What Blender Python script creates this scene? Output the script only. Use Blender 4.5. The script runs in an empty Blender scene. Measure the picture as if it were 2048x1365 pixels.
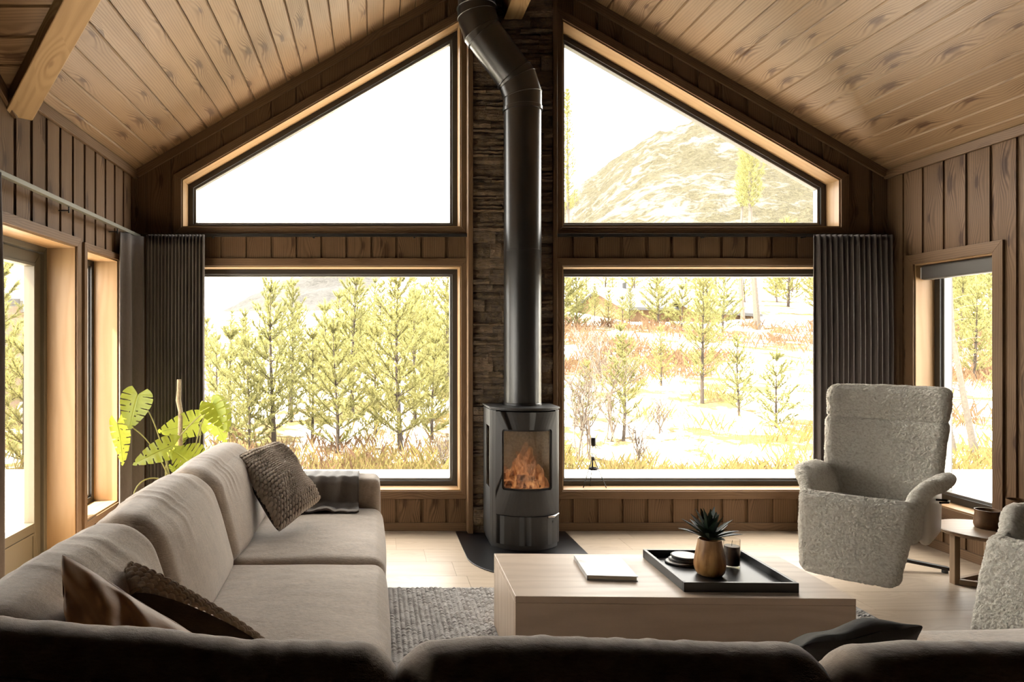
import bpy, bmesh, math, random
import numpy as np
from mathutils import Vector, Matrix, noise

random.seed(7)
RND = random.Random(11)
C = bpy.context.scene.collection
PI = math.pi
T30 = math.tan(math.radians(30))

# ---------------------------------------------------------------- room sizes (metres)
XL, XR = -1.79, 3.84          # side walls
YF = 5.24                     # front (window) wall
YB = -1.3                     # unseen wall behind, set close to cut bounced light
XM = 1.025                    # ridge
ZE = 2.695                    # eaves
ZR = ZE + T30 * (XM - XL)     # ridge height
HEAD, SILL = 1.985, 0.295     # window heads and sills
YV = 3.50                     # where the side wing meets the eaves
def ceil_z(x): return ZR - T30 * abs(x - XM)

# ---------------------------------------------------------------- node helpers
class G:
    def __init__(self, name):
        self.m = bpy.data.materials.new(name); self.m.use_nodes = True
        self.t = self.m.node_tree; self.t.nodes.clear()
        self.out = self.t.nodes.new('ShaderNodeOutputMaterial')
    def n(self, typ, **kw):
        nd = self.t.nodes.new(typ)
        for k, v in kw.items(): setattr(nd, k, v)
        return nd
    def link(self, a, b): self.t.links.new(a, b)
    def put(self, sock, v):
        if hasattr(v, 'is_linked') or isinstance(v, bpy.types.NodeSocket): self.link(v, sock)
        else:
            if isinstance(v, (tuple, list)) and len(v) == 3 and sock.type == 'RGBA': v = (*v, 1)
            sock.default_value = v
    def math(self, op, a, b=None, c=None, clamp=False):
        nd = self.n('ShaderNodeMath', operation=op, use_clamp=clamp)
        self.put(nd.inputs[0], a)
        if b is not None: self.put(nd.inputs[1], b)
        if c is not None: self.put(nd.inputs[2], c)
        return nd.outputs[0]
    def mix(self, f, a, b, blend='MIX'):
        nd = self.n('ShaderNodeMix', data_type='RGBA', blend_type=blend)
        self.put(nd.inputs[0], f); self.put(nd.inputs[6], a); self.put(nd.inputs[7], b)
        return nd.outputs[2]
    def rng(self, v, a, b, c=0.0, d=1.0, smooth=False):
        nd = self.n('ShaderNodeMapRange', clamp=True)
        if smooth: nd.interpolation_type = 'SMOOTHSTEP'
        self.put(nd.inputs[0], v)
        for i, q in enumerate((a, b, c, d)): self.put(nd.inputs[i + 1], q)
        return nd.outputs[0]
    def noise(self, vec, scale=5, detail=4, rough=.5, dist=0.0):
        nd = self.n('ShaderNodeTexNoise'); self.put(nd.inputs['Vector'], vec)
        self.put(nd.inputs['Scale'], scale); self.put(nd.inputs['Detail'], detail)
        self.put(nd.inputs['Roughness'], rough); self.put(nd.inputs['Distortion'], dist)
        return nd.outputs['Fac']
    def vor(self, vec, scale, feature='F1', rand=1.0, dim='3D'):
        nd = self.n('ShaderNodeTexVoronoi', feature=feature, voronoi_dimensions=dim)
        self.put(nd.inputs['Vector'], vec); self.put(nd.inputs['Scale'], scale)
        self.put(nd.inputs['Randomness'], rand)
        return nd
    def xyz(self, x, y, z=0.0):
        nd = self.n('ShaderNodeCombineXYZ')
        for i, v in enumerate((x, y, z)): self.put(nd.inputs[i], v)
        return nd.outputs[0]
    def obj(self): return self.n('ShaderNodeTexCoord').outputs['Object']
    def uv(self): return self.n('ShaderNodeTexCoord').outputs['UV']
    def bump(self, h, strength=.3, dist=.01):
        nd = self.n('ShaderNodeBump'); self.put(nd.inputs['Height'], h)
        nd.inputs['Strength'].default_value = strength; nd.inputs['Distance'].default_value = dist
        return nd.outputs[0]
    def bsdf(self, color, rough=.5, metal=0.0, normal=None, sheen=0.0, spec=.5, **kw):
        nd = self.n('ShaderNodeBsdfPrincipled')
        self.put(nd.inputs['Base Color'], color); self.put(nd.inputs['Roughness'], rough)
        nd.inputs['Metallic'].default_value = metal; nd.inputs['Specular IOR Level'].default_value = spec
        if sheen: nd.inputs['Sheen Weight'].default_value = sheen; nd.inputs['Sheen Roughness'].default_value = .5
        if normal is not None: self.link(normal, nd.inputs['Normal'])
        for k, v in kw.items(): self.put(nd.inputs[k.replace('_', ' ')], v)
        return nd.outputs[0]
    def done(self, sh):
        self.link(sh, self.out.inputs['Surface']); return self.m

def wood(name, light, dark, knots=0.0, rough=.5, ring=26.0, contrast=1.0, tint=.25, knotcol=None, spec=.35):
    """timber along the u axis of the UV map (metres); each board has its own 40 m slot of u"""
    g = G(name)
    s = g.n('ShaderNodeSeparateXYZ'); g.link(g.uv(), s.inputs[0])
    u, v = s.outputs[0], s.outputs[1]
    bid = g.math('FLOOR', g.math('DIVIDE', g.math('ADD', u, 12.0), 40.0))
    wn = g.n('ShaderNodeTexWhiteNoise', noise_dimensions='1D'); g.link(bid, wn.inputs['W'])
    tone = wn.outputs['Value']
    kv = g.xyz(g.math('MULTIPLY', u, 2.3), g.math('MULTIPLY', v, 6.5))
    vo = g.vor(kv, 1.0, dim='2D', rand=.95)
    d = vo.outputs['Distance']
    sep = g.n('ShaderNodeSeparateColor'); g.link(vo.outputs['Color'], sep.inputs[0])
    has = g.math('GREATER_THAN', sep.outputs[0], .45) if knots > 0 else 0.0
    warp = g.math('MULTIPLY', g.rng(d, .0, .55, 1.0, 0.0, True), has) if knots > 0 else 0.0
    low = g.noise(g.xyz(g.math('MULTIPLY', u, .8), g.math('MULTIPLY', v, 5.0)), 1.0, 3, .5)
    ph = g.math('ADD', g.math('MULTIPLY', v, ring), g.math('MULTIPLY', low, 4.5))
    if knots > 0: ph = g.math('ADD', ph, g.math('MULTIPLY', warp, 2.4))
    band = g.math('ADD', g.math('MULTIPLY', g.math('SINE', g.math('MULTIPLY', ph, 6.2832)), .5), .5)
    band = g.math('POWER', band, 1.6)
    fine = g.noise(g.xyz(g.math('MULTIPLY', u, 6.0), g.math('MULTIPLY', v, 260.0)), 1.0, 3, .6)
    blot = g.noise(g.xyz(g.math('MULTIPLY', u, 1.3), g.math('MULTIPLY', v, 7.0)), 1.0, 4, .6)
    f = g.math('ADD', g.math('MULTIPLY', band, .42 * contrast), g.math('MULTIPLY', fine, .34 * contrast))
    f = g.math('ADD', f, g.rng(blot, .35, .75, -.12, .22))
    f = g.math('ADD', f, g.math('MULTIPLY', g.math('SUBTRACT', tone, .5), tint), clamp=True)
    col = g.mix(f, light, dark)
    h = g.math('ADD', g.math('MULTIPLY', fine, .6), g.math('MULTIPLY', band, .4))
    if knots > 0:
        kd = g.math('ADD', g.math('DIVIDE', d, g.math('ADD', .55, sep.outputs[1])), g.math('MULTIPLY', g.math('SUBTRACT', g.noise(kv, 7.0, 4, .65), .5), .16))
        core = g.math('MULTIPLY', g.rng(kd, .055, .165, 1.0, 0.0, True), has)
        halo = g.math('MULTIPLY', g.rng(kd, .08, .42, 1.0, 0.0, True), has)
        streak = g.math('MULTIPLY', g.math('MULTIPLY', halo, g.rng(g.math('ADD', g.math('MULTIPLY', fine, .5), g.math('MULTIPLY', band, .5)), .30, .62)), .75 * knots)
        kc = knotcol or (dark[0] * .55, dark[1] * .42, dark[2] * .36)
        col = g.mix(streak, col, (dark[0] * .80, dark[1] * .68, dark[2] * .58))
        col = g.mix(g.math('MULTIPLY', core, .8 * knots), col, kc)
    nm = g.bump(h, .12, .004)
    return g.done(g.bsdf(col, g.rng(f, 0, 1, rough - .06, rough + .1), normal=nm, spec=spec))

def plain(name, col, rough=.5, metal=0.0, spec=.5, nscale=0, nstr=.2, ndist=.002, vary=.0, **kw):
    g = G(name); nm = None; c = col
    if nscale:
        f = g.noise(g.obj(), nscale, 4, .6)
        nm = g.bump(f, nstr, ndist)
        if vary: c = g.mix(g.rng(f, .3, .7), tuple(x * (1 - vary) for x in col), tuple(min(1, x * (1 + vary)) for x in col))
    return g.done(g.bsdf(c, rough, metal, nm, spec=spec, **kw))

def fabric(name, a, b, scale=1.0, rough=.9, sheen=.3, bump=.5, mott=9.0):
    g = G(name); o = g.obj()
    s = g.n('ShaderNodeSeparateXYZ'); g.link(o, s.inputs[0])
    m1 = g.noise(o, mott, 5, .65)
    m2 = g.noise(g.xyz(g.math('MULTIPLY', s.outputs[0], 60 * scale), g.math('MULTIPLY', s.outputs[1], 60 * scale), g.math('MULTIPLY', s.outputs[2], 260 * scale)), 1.0, 2, .6)
    m3 = g.noise(o, 420 * scale, 2, .6)
    m4 = g.noise(g.xyz(g.math('MULTIPLY', s.outputs[0], 34 * scale), g.math('MULTIPLY', s.outputs[1], 90 * scale), g.math('MULTIPLY', s.outputs[2], 14 * scale)), 1.0, 4, .65, .5)
    f = g.math('ADD', g.math('MULTIPLY', g.rng(m1, .3, .7), .35), g.math('MULTIPLY', g.rng(m2, .3, .7), .35))
    f = g.math('ADD', f, g.math('MULTIPLY', g.rng(m4, .35, .65), .30))
    h = g.math('ADD', g.math('MULTIPLY', m2, .6), g.math('MULTIPLY', g.math('ADD', m3, m4), .35))
    return g.done(g.bsdf(g.mix(f, a, b), rough, normal=g.bump(h, bump, .004), sheen=sheen, spec=.15))

M = {}
WALL_L, WALL_D = (.190, .111, .058), (.078, .044, .023)
M['panel'] = wood('stained pine panelling', WALL_L, WALL_D, knots=.85, rough=.58, ring=62, contrast=.85, spec=.2)
M['ceiling'] = wood('stained pine ceiling boards', (.355, .224, .124), (.165, .095, .048), knots=1.0, rough=.42, ring=55, contrast=.85, spec=.5)
M['trim'] = wood('stained pine trim', (.215, .128, .069), (.115, .066, .035), knots=.4, rough=.5, ring=70, spec=.25)
M['lining'] = wood('oiled pine lining boards', (.44, .275, .135), (.31, .175, .075), knots=.0, rough=.42, ring=16, contrast=.7)
M['beam'] = wood('raw pine beam', (.46, .30, .145), (.30, .175, .075), knots=.6, rough=.5, ring=14)
M['oak_floor'] = wood('pale oak floor', (.60, .475, .350), (.46, .345, .240), knots=.12, rough=.40, ring=14, contrast=.55, tint=.25)
M['oak_table'] = wood('limed oak veneer', (.60, .465, .350), (.42, .305, .215), knots=.0, rough=.42, ring=9, contrast=.7, tint=.05)
M['oak_side'] = wood('smoked oak', (.36, .245, .155), (.24, .15, .09), knots=.0, rough=.4, ring=30, contrast=.8, tint=.1)
M['deckwood'] = wood('silvered decking', (.72, .70, .66), (.52, .49, .45), knots=.3, rough=.7, ring=24)
M['frame'] = plain('dark bronze window paint', (.045, .040, .034), .35)
M['sash'] = plain('grey aluminium sash', (.23, .225, .21), .35, .4)
M['door_paint'] = plain('olive brown door paint', (.13, .105, .066), .4)
M['black_metal'] = plain('black steel', (.010, .010, .010), .38, .0, nscale=900, nstr=.05)
M['stove'] = plain('stove black enamel', (.013, .0125, .012), .52, .0, .7, nscale=1500, nstr=.06, ndist=.0005)
M['pipe'] = plain('flue black enamel', (.014, .0135, .013), .30, .0, .7, nscale=1500, nstr=.05, ndist=.0005)
M['slab'] = plain('black hearth steel', (.012, .012, .013), .30, .4, nscale=300, nstr=.04)
M['chrome'] = plain('chrome', (.75, .74, .72), .18, 1.0)
M['rail'] = plain('black rail', (.02, .02, .02), .4)
M['grey_rail'] = plain('grey painted rail', (.19, .18, .14), .45)
M['vermiculite'] = plain('firebrick', (.34, .27, .19), .9, nscale=60, nstr=.4, vary=.2)
M['bark_log'] = plain('charred log', (.05, .03, .02), .9, nscale=40, nstr=.8, vary=.4)
M['sofa'] = fabric('taupe chenille', (.58, .450, .338), (.335, .255, .187), 1.0, .92, .55, .6, 11.0)
M['sofa_dark'] = fabric('taupe chenille piping', (.30, .25, .20), (.20, .16, .13), 1.0, .92, .3, .4)
M['throw'] = fabric('grey brown throw', (.19, .155, .125), (.125, .10, .08), 1.5, .7, .5, .3)
M['throw_hem'] = fabric('pale woven hem', (.42, .37, .32), (.30, .26, .22), 1.5, .9, .2, .3)
M['knit'] = fabric('taupe wool yarn', (.66, .53, .41), (.46, .36, .275), 1.3, .95, .35, .5)
M['knit_back'] = fabric('brown cotton backing', (.10, .075, .055), (.07, .05, .036), 1.3, .9, .1, .3)
M['satin'] = plain('bronze satin', (.31, .165, .075), .55, 0, .3, nscale=14, nstr=.25, ndist=.01, vary=.12)
M['velvet'] = plain('charcoal velvet', (.022, .020, .019), .8, 0, .2, nscale=300, nstr=.3, Sheen_Weight=.08)
M['curtain'] = fabric('dark grey brown curtain linen', (.165, .138, .124), (.115, .096, .087), 2.0, .85, .25, .25, 3.0)
M['leather'] = plain('cream leather', (.66, .58, .48), .5, nscale=250, nstr=.15)
M['ceramic'] = plain('brown stoneware', (.155, .080, .034), .45, nscale=25, nstr=.1, vary=.35)
M['tray'] = plain('black stained tray', (.010, .0095, .009), .36, nscale=120, nstr=.08)
M['white_plastic'] = plain('white plastic', (.75, .73, .68), .4)
M['blind'] = plain('grey blind cassette', (.115, .105, .095), .5)
M['leather_black'] = plain('dark coaster', (.02, .018, .016), .6)
M['coaster'] = plain('pale stone coaster top', (.62, .57, .52), .45, nscale=40, nstr=.05, vary=.06)
M['wax'] = plain('brown wax', (.05, .036, .028), .5)
M['wax_top'] = plain('pale wax', (.50, .42, .34), .5)
M['paper'] = plain('book pages', (.62, .56, .44), .8, nscale=400, nstr=.2)
M['roof_tile'] = None

def mk_fleece():
    g = G('cream sheepskin'); o = g.obj()
    a = g.vor(o, 95, 'SMOOTH_F1').outputs['Distance']
    b = g.noise(o, 120, 4, .72, 1.5); c = g.noise(o, 6, 2, .5)
    f = g.math('ADD', g.math('MULTIPLY', a, .65), g.math('MULTIPLY', b, .85))
    col = g.mix(g.rng(f, .64, 1.05), (.97, .895, .77), (.68, .58, .45))  # gaps between curls darkened in the colour, standing in for shade
    col = g.mix(g.rng(c, .3, .7, 0, .15), col, (.84, .75, .62))
    return g.done(g.bsdf(col, .95, normal=g.bump(g.math('MULTIPLY', f, -1.0), 1.0, .012), sheen=.12, spec=.05))
M['fleece'] = mk_fleece()

def mk_rug():
    g = G('marled grey wool'); o = g.obj()
    b = g.noise(o, 260, 3, .6); c = g.noise(o, 18, 3, .6)
    f = g.math('ADD', g.math('MULTIPLY', g.rng(b, .3, .7), .6), g.math('MULTIPLY', g.rng(c, .3, .7), .4))
    return g.done(g.bsdf(g.mix(f, (.60, .555, .52), (.40, .365, .335)), .95, normal=g.bump(b, .5, .004), sheen=.2, spec=.1))
M['rug'] = mk_rug()

def mk_glass(name, tint=(.97, .98, .97), ior=1.45):
    g = G(name)
    tr = g.n('ShaderNodeBsdfTransparent'); tr.inputs[0].default_value = (*tint, 1)
    gl = g.n('ShaderNodeBsdfGlossy'); gl.inputs['Roughness'].default_value = .0
    fr = g.n('ShaderNodeFresnel'); bf = g.n('ShaderNodeNewGeometry').outputs['Backfacing']
    g.link(g.rng(bf, 0, 1, ior, 1 / ior), fr.inputs['IOR'])       # thin pane: same reflectance from both sides
    mx = g.n('ShaderNodeMixShader')
    g.link(fr.outputs[0], mx.inputs[0]); g.link(tr.outputs[0], mx.inputs[1]); g.link(gl.outputs[0], mx.inputs[2])
    return g.done(mx.outputs[0])
M['glass'] = mk_glass('window glass', ior=1.25)
M['stove_glass'] = mk_glass('stove glass', (.92, .90, .86), 1.45)
M['jar_glass'] = mk_glass('candle glass', (.95, .94, .92), 1.45)

def mk_vase():
    g = G('amber glazed stoneware'); o = g.obj()
    s = g.n('ShaderNodeSeparateXYZ'); g.link(o, s.inputs[0])
    w = g.noise(g.xyz(g.math('MULTIPLY', s.outputs[0], 30), g.math('MULTIPLY', s.outputs[1], 30), g.math('MULTIPLY', s.outputs[2], 6)), 1.0, 4, .55)
    col = g.mix(g.rng(w, .38, .62), (.58, .31, .11), (.27, .115, .032))
    top = g.rng(s.outputs[2], .09, .16)
    col = g.mix(g.math('MULTIPLY', top, .55), col, (.30, .19, .12))
    return g.done(g.bsdf(col, .35, normal=g.bump(w, .1, .003)))
M['vase'] = mk_vase()

def mk_leaf(name, a, b, trans, tw=.45, rough=.35):
    g = G(name)
    s = g.n('ShaderNodeSeparateXYZ'); g.link(g.uv(), s.inputs[0])
    vein = g.math('ABSOLUTE', g.math('SUBTRACT', s.outputs[0], .5))
    mid = g.rng(vein, .0, .03, 1.0, 0.0)
    ln = g.math('ABSOLUTE', g.math('SINE', g.math('MULTIPLY', g.math('ADD', s.outputs[1], g.math('MULTIPLY', vein, -.8)), 32.0)))
    side = g.rng(ln, .0, .14, .5, 0.0)
    col = g.mix(g.math('MAXIMUM', mid, side), a, b)
    p = g.bsdf(col, rough, spec=.5)
    t = g.n('ShaderNodeBsdfTranslucent'); g.put(t.inputs[0], trans)
    mx = g.n('ShaderNodeMixShader'); mx.inputs[0].default_value = tw
    g.link(p, mx.inputs[1]); g.link(t.outputs[0], mx.inputs[2])
    return g.done(mx.outputs[0])
M['leaf'] = mk_leaf('monstera leaf', (.15, .205, .030), (.32, .36, .12), (.44, .47, .05), .45)
M['leaf_dark'] = mk_leaf('succulent leaf', (.010, .024, .012), (.014, .030, .015), (.02, .05, .01), .1, .5)
M['stem'] = plain('plant stem', (.26, .24, .075), .6)
M['stake'] = plain('birch stake', (.40, .31, .19), .8, nscale=60, nstr=.5, vary=.3)
M['pot'] = plain('dark plant pot', (.05, .045, .04), .6)
M['soil'] = plain('potting soil', (.03, .02, .015), .95, nscale=200, nstr=.8)
M['bulb'] = mk_glass('bulb glass', (.9, .9, .88), 1.45)

# ---------------------------------------------------------------- mesh helpers
class MB:
    def __init__(self): self.v = []; self.f = []; self.uv = []
    def face(self, pts, uvs=None):
        b = len(self.v); self.v += [tuple(p) for p in pts]
        self.f.append(tuple(range(b, b + len(pts)))); self.uv.append(uvs or [(0, 0)] * len(pts))
    def add(self, vs, fs, uvs=None):
        b = len(self.v); self.v += [tuple(p) for p in vs]
        for i, q in enumerate(fs):
            self.f.append(tuple(b + k for k in q))
            self.uv.append(uvs[i] if uvs else [(0, 0)] * len(q))
    def hexa(self, p, grain=None, slot=None):
        """p: 8 corners, bottom ring 0-3 then top ring 4-7; wood uv along the grain vector"""
        P = [Vector(q) for q in p]
        fs = [(0, 3, 2, 1), (4, 5, 6, 7), (0, 1, 5, 4), (1, 2, 6, 5), (2, 3, 7, 6), (3, 0, 4, 7)]
        us = None
        if grain is not None:
            gv = Vector(grain).normalized()
            k = RND.randint(0, 55) * 40.0 if slot is None else slot
            ru = k + RND.random() * 6.0; rv = RND.random() * 9.0
            us = []
            for q in fs:
                n = (P[q[1]] - P[q[0]]).cross(P[q[3]] - P[q[0]])
                if n.length < 1e-12: n = (P[q[2]] - P[q[1]]).cross(P[q[3]] - P[q[1]])
                t = n.normalized().cross(gv) if n.length > 1e-12 else Vector((0, 0, 1))
                if t.length < .3:
                    t = gv.orthogonal().normalized(); s = gv.cross(t)
                    us.append([(ru + P[i].dot(s) * .4, rv + P[i].dot(t)) for i in q])
                else:
                    t.normalize(); us.append([(ru + P[i].dot(gv), rv + P[i].dot(t)) for i in q])
        b = len(self.v); self.v += [tuple(q) for q in P]
        for i, q in enumerate(fs):
            self.f.append(tuple(b + k2 for k2 in q)); self.uv.append(us[i] if us else [(0, 0)] * 4)
    def box(self, x0, x1, y0, y1, z0, z1, grain=None, mat=None):
        p = [(x0, y0, z0), (x1, y0, z0), (x1, y1, z0), (x0, y1, z0), (x0, y0, z1), (x1, y0, z1), (x1, y1, z1), (x0, y1, z1)]
        if mat is not None: p = [mat @ Vector(q) for q in p]; grain = (mat.to_3x3() @ Vector(grain)) if grain else None
        self.hexa(p, grain)
    def bar(self, a, b, w, h, up=(0, 0, 1), grain=True):
        a, b = Vector(a), Vector(b); d = (b - a).normalized(); s = d.cross(Vector(up)).normalized(); u = s.cross(d)
        p = []
        for q in (a, b): p += [q - s * w / 2 - u * h / 2, q + s * w / 2 - u * h / 2, q + s * w / 2 + u * h / 2, q - s * w / 2 + u * h / 2]
        self.hexa(p, d if grain else None)
    def tube(self, pts, rad, seg=8, cap=True):
        pts = [Vector(p) for p in pts]; n = len(pts)
        if not hasattr(rad, '__len__'): rad = [rad] * n
        b = len(self.v); prev = None
        for i, p in enumerate(pts):
            d = (pts[min(i + 1, n - 1)] - pts[max(i - 1, 0)]).normalized()
            if prev is None: s = d.orthogonal().normalized()
            else:
                s = prev - d * prev.dot(d)
                s = s.normalized() if s.length > 1e-6 else d.orthogonal().normalized()
            prev = s; t = d.cross(s)
            for k in range(seg):
                a = 2 * PI * k / seg
                self.v.append(tuple(p + (s * math.cos(a) + t * math.sin(a)) * rad[i]))
        for i in range(n - 1):
            for k in range(seg):
                k2 = (k + 1) % seg
                self.f.append((b + i * seg + k, b + i * seg + k2, b + (i + 1) * seg + k2, b + (i + 1) * seg + k))
                self.uv.append([(0, 0)] * 4)
        if cap:
            self.f.append(tuple(b + k for k in reversed(range(seg)))); self.uv.append([(0, 0)] * seg)
            self.f.append(tuple(b + (n - 1) * seg + k for k in range(seg))); self.uv.append([(0, 0)] * seg)
    def lathe(self, prof, seg=48, c=(0, 0, 0), close=False):
        b = len(self.v); n = len(prof)
        for r, z in prof:
            for k in range(seg):
                a = 2 * PI * k / seg
                self.v.append((c[0] + r * math.cos(a), c[1] + r * math.sin(a), c[2] + z))
        for i in range(n if close else n - 1):
            j = (i + 1) % n
            for k in range(seg):
                k2 = (k + 1) % seg
                self.f.append((b + i * seg + k, b + i * seg + k2, b + j * seg + k2, b + j * seg + k)); self.uv.append([(0, 0)] * 4)
        if not close:
            if prof[0][0] > 1e-6: self.f.append(tuple(b + k for k in reversed(range(seg)))); self.uv.append([(0, 0)] * seg)
            if prof[-1][0] > 1e-6: self.f.append(tuple(b + (n - 1) * seg + k for k in range(seg))); self.uv.append([(0, 0)] * seg)
    def prism(self, poly, z0, z1):
        n = len(poly); b = len(self.v)
        self.v += [(x, y, z0) for x, y in poly] + [(x, y, z1) for x, y in poly]
        for i in range(n):
            j = (i + 1) % n; self.f.append((b + i, b + j, b + n + j, b + n + i)); self.uv.append([(0, 0)] * 4)
        self.f.append(tuple(b + i for i in reversed(range(n)))); self.uv.append([(0, 0)] * n)
        self.f.append(tuple(b + n + i for i in range(n))); self.uv.append([(0, 0)] * n)
    def build(self, name, mat, parent=None, smooth=False, bevel=0.0, weld=False, loc=None, recalc=True, subsurf=0, angle=40):
        me = bpy.data.meshes.new(name)
        me.from_pydata(self.v, [], self.f)
        uvl = me.uv_layers.new(name='UVMap')
        flat = [c for q in self.uv for p in q for c in p]
        uvl.data.foreach_set('uv', flat)
        if recalc or weld:
            bm = bmesh.new(); bm.from_mesh(me)
            if weld: bmesh.ops.remove_doubles(bm, verts=bm.verts, dist=1e-5)
            if recalc: bmesh.ops.recalc_face_normals(bm, faces=bm.faces)
            bm.to_mesh(me); bm.free()
        if smooth:
            me.polygons.foreach_set('use_smooth', [True] * len(me.polygons))
            if angle: me.set_sharp_from_angle(angle=math.radians(angle))
        me.materials.append(M[mat] if isinstance(mat, str) else mat)
        o = bpy.data.objects.new(name, me); C.objects.link(o)
        if parent is not None: o.parent = parent
        if loc is not None: o.location = loc
        if bevel:
            md = o.modifiers.new('bevel', 'BEVEL'); md.width = bevel; md.segments = 2; md.limit_method = 'ANGLE'
            md.angle_limit = math.radians(40)
        if subsurf:
            md = o.modifiers.new('sub', 'SUBSURF'); md.levels = subsurf; md.render_levels = subsurf
        return o

def grid_obj(name, P, mat, parent=None, smooth=True, UV=None, wrap=False):
    """P: numpy (n, m, 3) grid -> one mesh object"""
    n, m = P.shape[:2]
    idx = np.arange(n * m).reshape(n, m)
    if wrap: idx = np.concatenate([idx, idx[:, :1]], axis=1)
    q = np.stack([idx[:-1, :-1], idx[:-1, 1:], idx[1:, 1:], idx[1:, :-1]], axis=-1).reshape(-1, 4)
    me = bpy.data.meshes.new(name)
    me.from_pydata(P.reshape(-1, 3).tolist(), [], q.tolist())
    if smooth: me.polygons.foreach_set('use_smooth', [True] * len(me.polygons))
    me.materials.append(M[mat] if isinstance(mat, str) else mat)
    o = bpy.data.objects.new(name, me); C.objects.link(o)
    if parent is not None: o.parent = parent
    return o

def thing(name, label, cat, loc=(0, 0, 0), rz=0.0, group=None):
    o = bpy.data.objects.new(name, None); C.objects.link(o)
    o.empty_display_size = .1
    o.location = loc; o.rotation_euler = (0, 0, rz); o['label'] = label; o['category'] = cat
    if group: o['group'] = group
    return o
def tag(o, label, cat, group=None):
    o['label'] = label; o['category'] = cat
    if group: o['group'] = group
    return o
def stuff(o, label, cat): tag(o, label, cat); o['kind'] = 'stuff'; return o
def struct(o): o['kind'] = 'structure'; return o
def empty_struct(name):
    o = bpy.data.objects.new(name, None); C.objects.link(o); o['kind'] = 'structure'; return o
def dup(root, label=None, group=None):
    r = root.copy(); C.objects.link(r)
    if label: r['label'] = label
    if group: r['group'] = group
    for ch in list(root.children):
        c = ch.copy(); C.objects.link(c); c.parent = r
        for gch in list(ch.children):
            d = gch.copy(); C.objects.link(d); d.parent = c
    return r

def soft_box(size, r, n, puff=(0, 0, 0), fn=None):
    """closed rounded box centred on the origin with bulging faces; returns verts, quads (welded)"""
    hx, hy, hz = (s / 2 for s in size)
    keys = {}; V = []; F = []
    nx, ny, nz = n
    def vert(i, j, k):
        key = (i, j, k)
        if key in keys: return keys[key]
        a = Vector((2 * i / nx - 1, 2 * j / ny - 1, 2 * k / nz - 1))
        p = Vector((a.x * hx, a.y * hy, a.z * hz))
        q = Vector((max(-hx + r, min(hx - r, p.x)), max(-hy + r, min(hy - r, p.y)), max(-hz + r, min(hz - r, p.z))))
        d = p - q
        if d.length > 1e-9: p = q + d.normalized() * r
        ax, ay, az = (1 - a.x * a.x), (1 - a.y * a.y), (1 - a.z * a.z)
        p.x += math.copysign(puff[0] * ay * az, a.x) if abs(a.x) > .999 else puff[0] * ay * az * a.x
        p.y += puff[1] * ax * az * a.y
        p.z += puff[2] * ax * ay * a.z
        if fn: p = fn(p, a)
        keys[key] = len(V); V.append(p); return keys[key]
    for j in range(ny):
        for k in range(nz):
            for i in (0, nx):
                q = [vert(i, j, k), vert(i, j + 1, k), vert(i, j + 1, k + 1), vert(i, j, k + 1)]
                F.append(q if i else q[::-1])
    for i in range(nx):
        for k in range(nz):
            for j in (0, ny):
                q = [vert(i, j, k), vert(i + 1, j, k), vert(i + 1, j, k + 1), vert(i, j, k + 1)]
                F.append(q[::-1] if j else q)
    for i in range(nx):
        for j in range(ny):
            for k in (0, nz):
                q = [vert(i, j, k), vert(i + 1, j, k), vert(i + 1, j + 1, k), vert(i, j + 1, k)]
                F.append(q if k else q[::-1])
    return V, F

def soft_obj(name, mat, parent, center, size, r, n, puff=(0, 0, 0), fn=None, rot=None):
    V, F = soft_box(size, r, n, puff, fn)
    R = rot.to_3x3() if rot is not None else None
    c = Vector(center)
    mb = MB(); mb.add([(R @ p if R else p) + c for p in V], F)
    return mb.build(name, mat, parent, smooth=True, recalc=False, angle=0)

def carve(xa, xb, lo, hi, openings, cuts=()):
    """vertical strip xa..xb between lo(x) and hi(x) minus openings (xl, xr, lo, hi) -> quads"""
    xs = {xa, xb}
    for o in openings:
        for q in o[:2]:
            if xa < q < xb: xs.add(q)
    for q in cuts:
        if xa < q < xb: xs.add(q)
    xs = sorted(xs); out = []
    for a, b in zip(xs[:-1], xs[1:]):
        m = (a + b) / 2
        ops = sorted([o for o in openings if o[0] < m < o[1]], key=lambda o: o[2](m))
        cur = lo
        for o in ops:
            if o[2](m) > cur(m) + 1e-4: out.append((a, b, cur(a), cur(b), o[2](a), o[2](b)))
            cur = o[3]
        if hi(m) > cur(m) + 1e-4: out.append((a, b, cur(a), cur(b), hi(a), hi(b)))
    return out

def panel_wall(name, to_world, s0, s1, lo, hi, openings, cuts, pitch, gap, phase, thick=.011, total=.20):
    mb = MB()
    def pr(q, d0, d1, grain):
        a, b, la, lb, ha, hb = q
        p = [to_world(a, la, d0), to_world(b, lb, d0), to_world(b, lb, d1), to_world(a, la, d1),
             to_world(a, ha, d0), to_world(b, hb, d0), to_world(b, hb, d1), to_world(a, ha, d1)]
        mb.hexa(p, grain)
    x = s0 - (phase % pitch)
    while x < s1:
        a, b = max(s0, x + gap / 2), min(s1, x + pitch - gap / 2)
        if b - a > .005:
            for q in carve(a, b, lo, hi, openings, cuts): pr(q, 0, thick, (0, 0, 1))
        x += pitch
    for q in carve(s0, s1, lo, hi, openings, cuts): pr(q, thick, total, (0, 0, 1))
    return struct(mb.build(name, 'panel', recalc=True))

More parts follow.
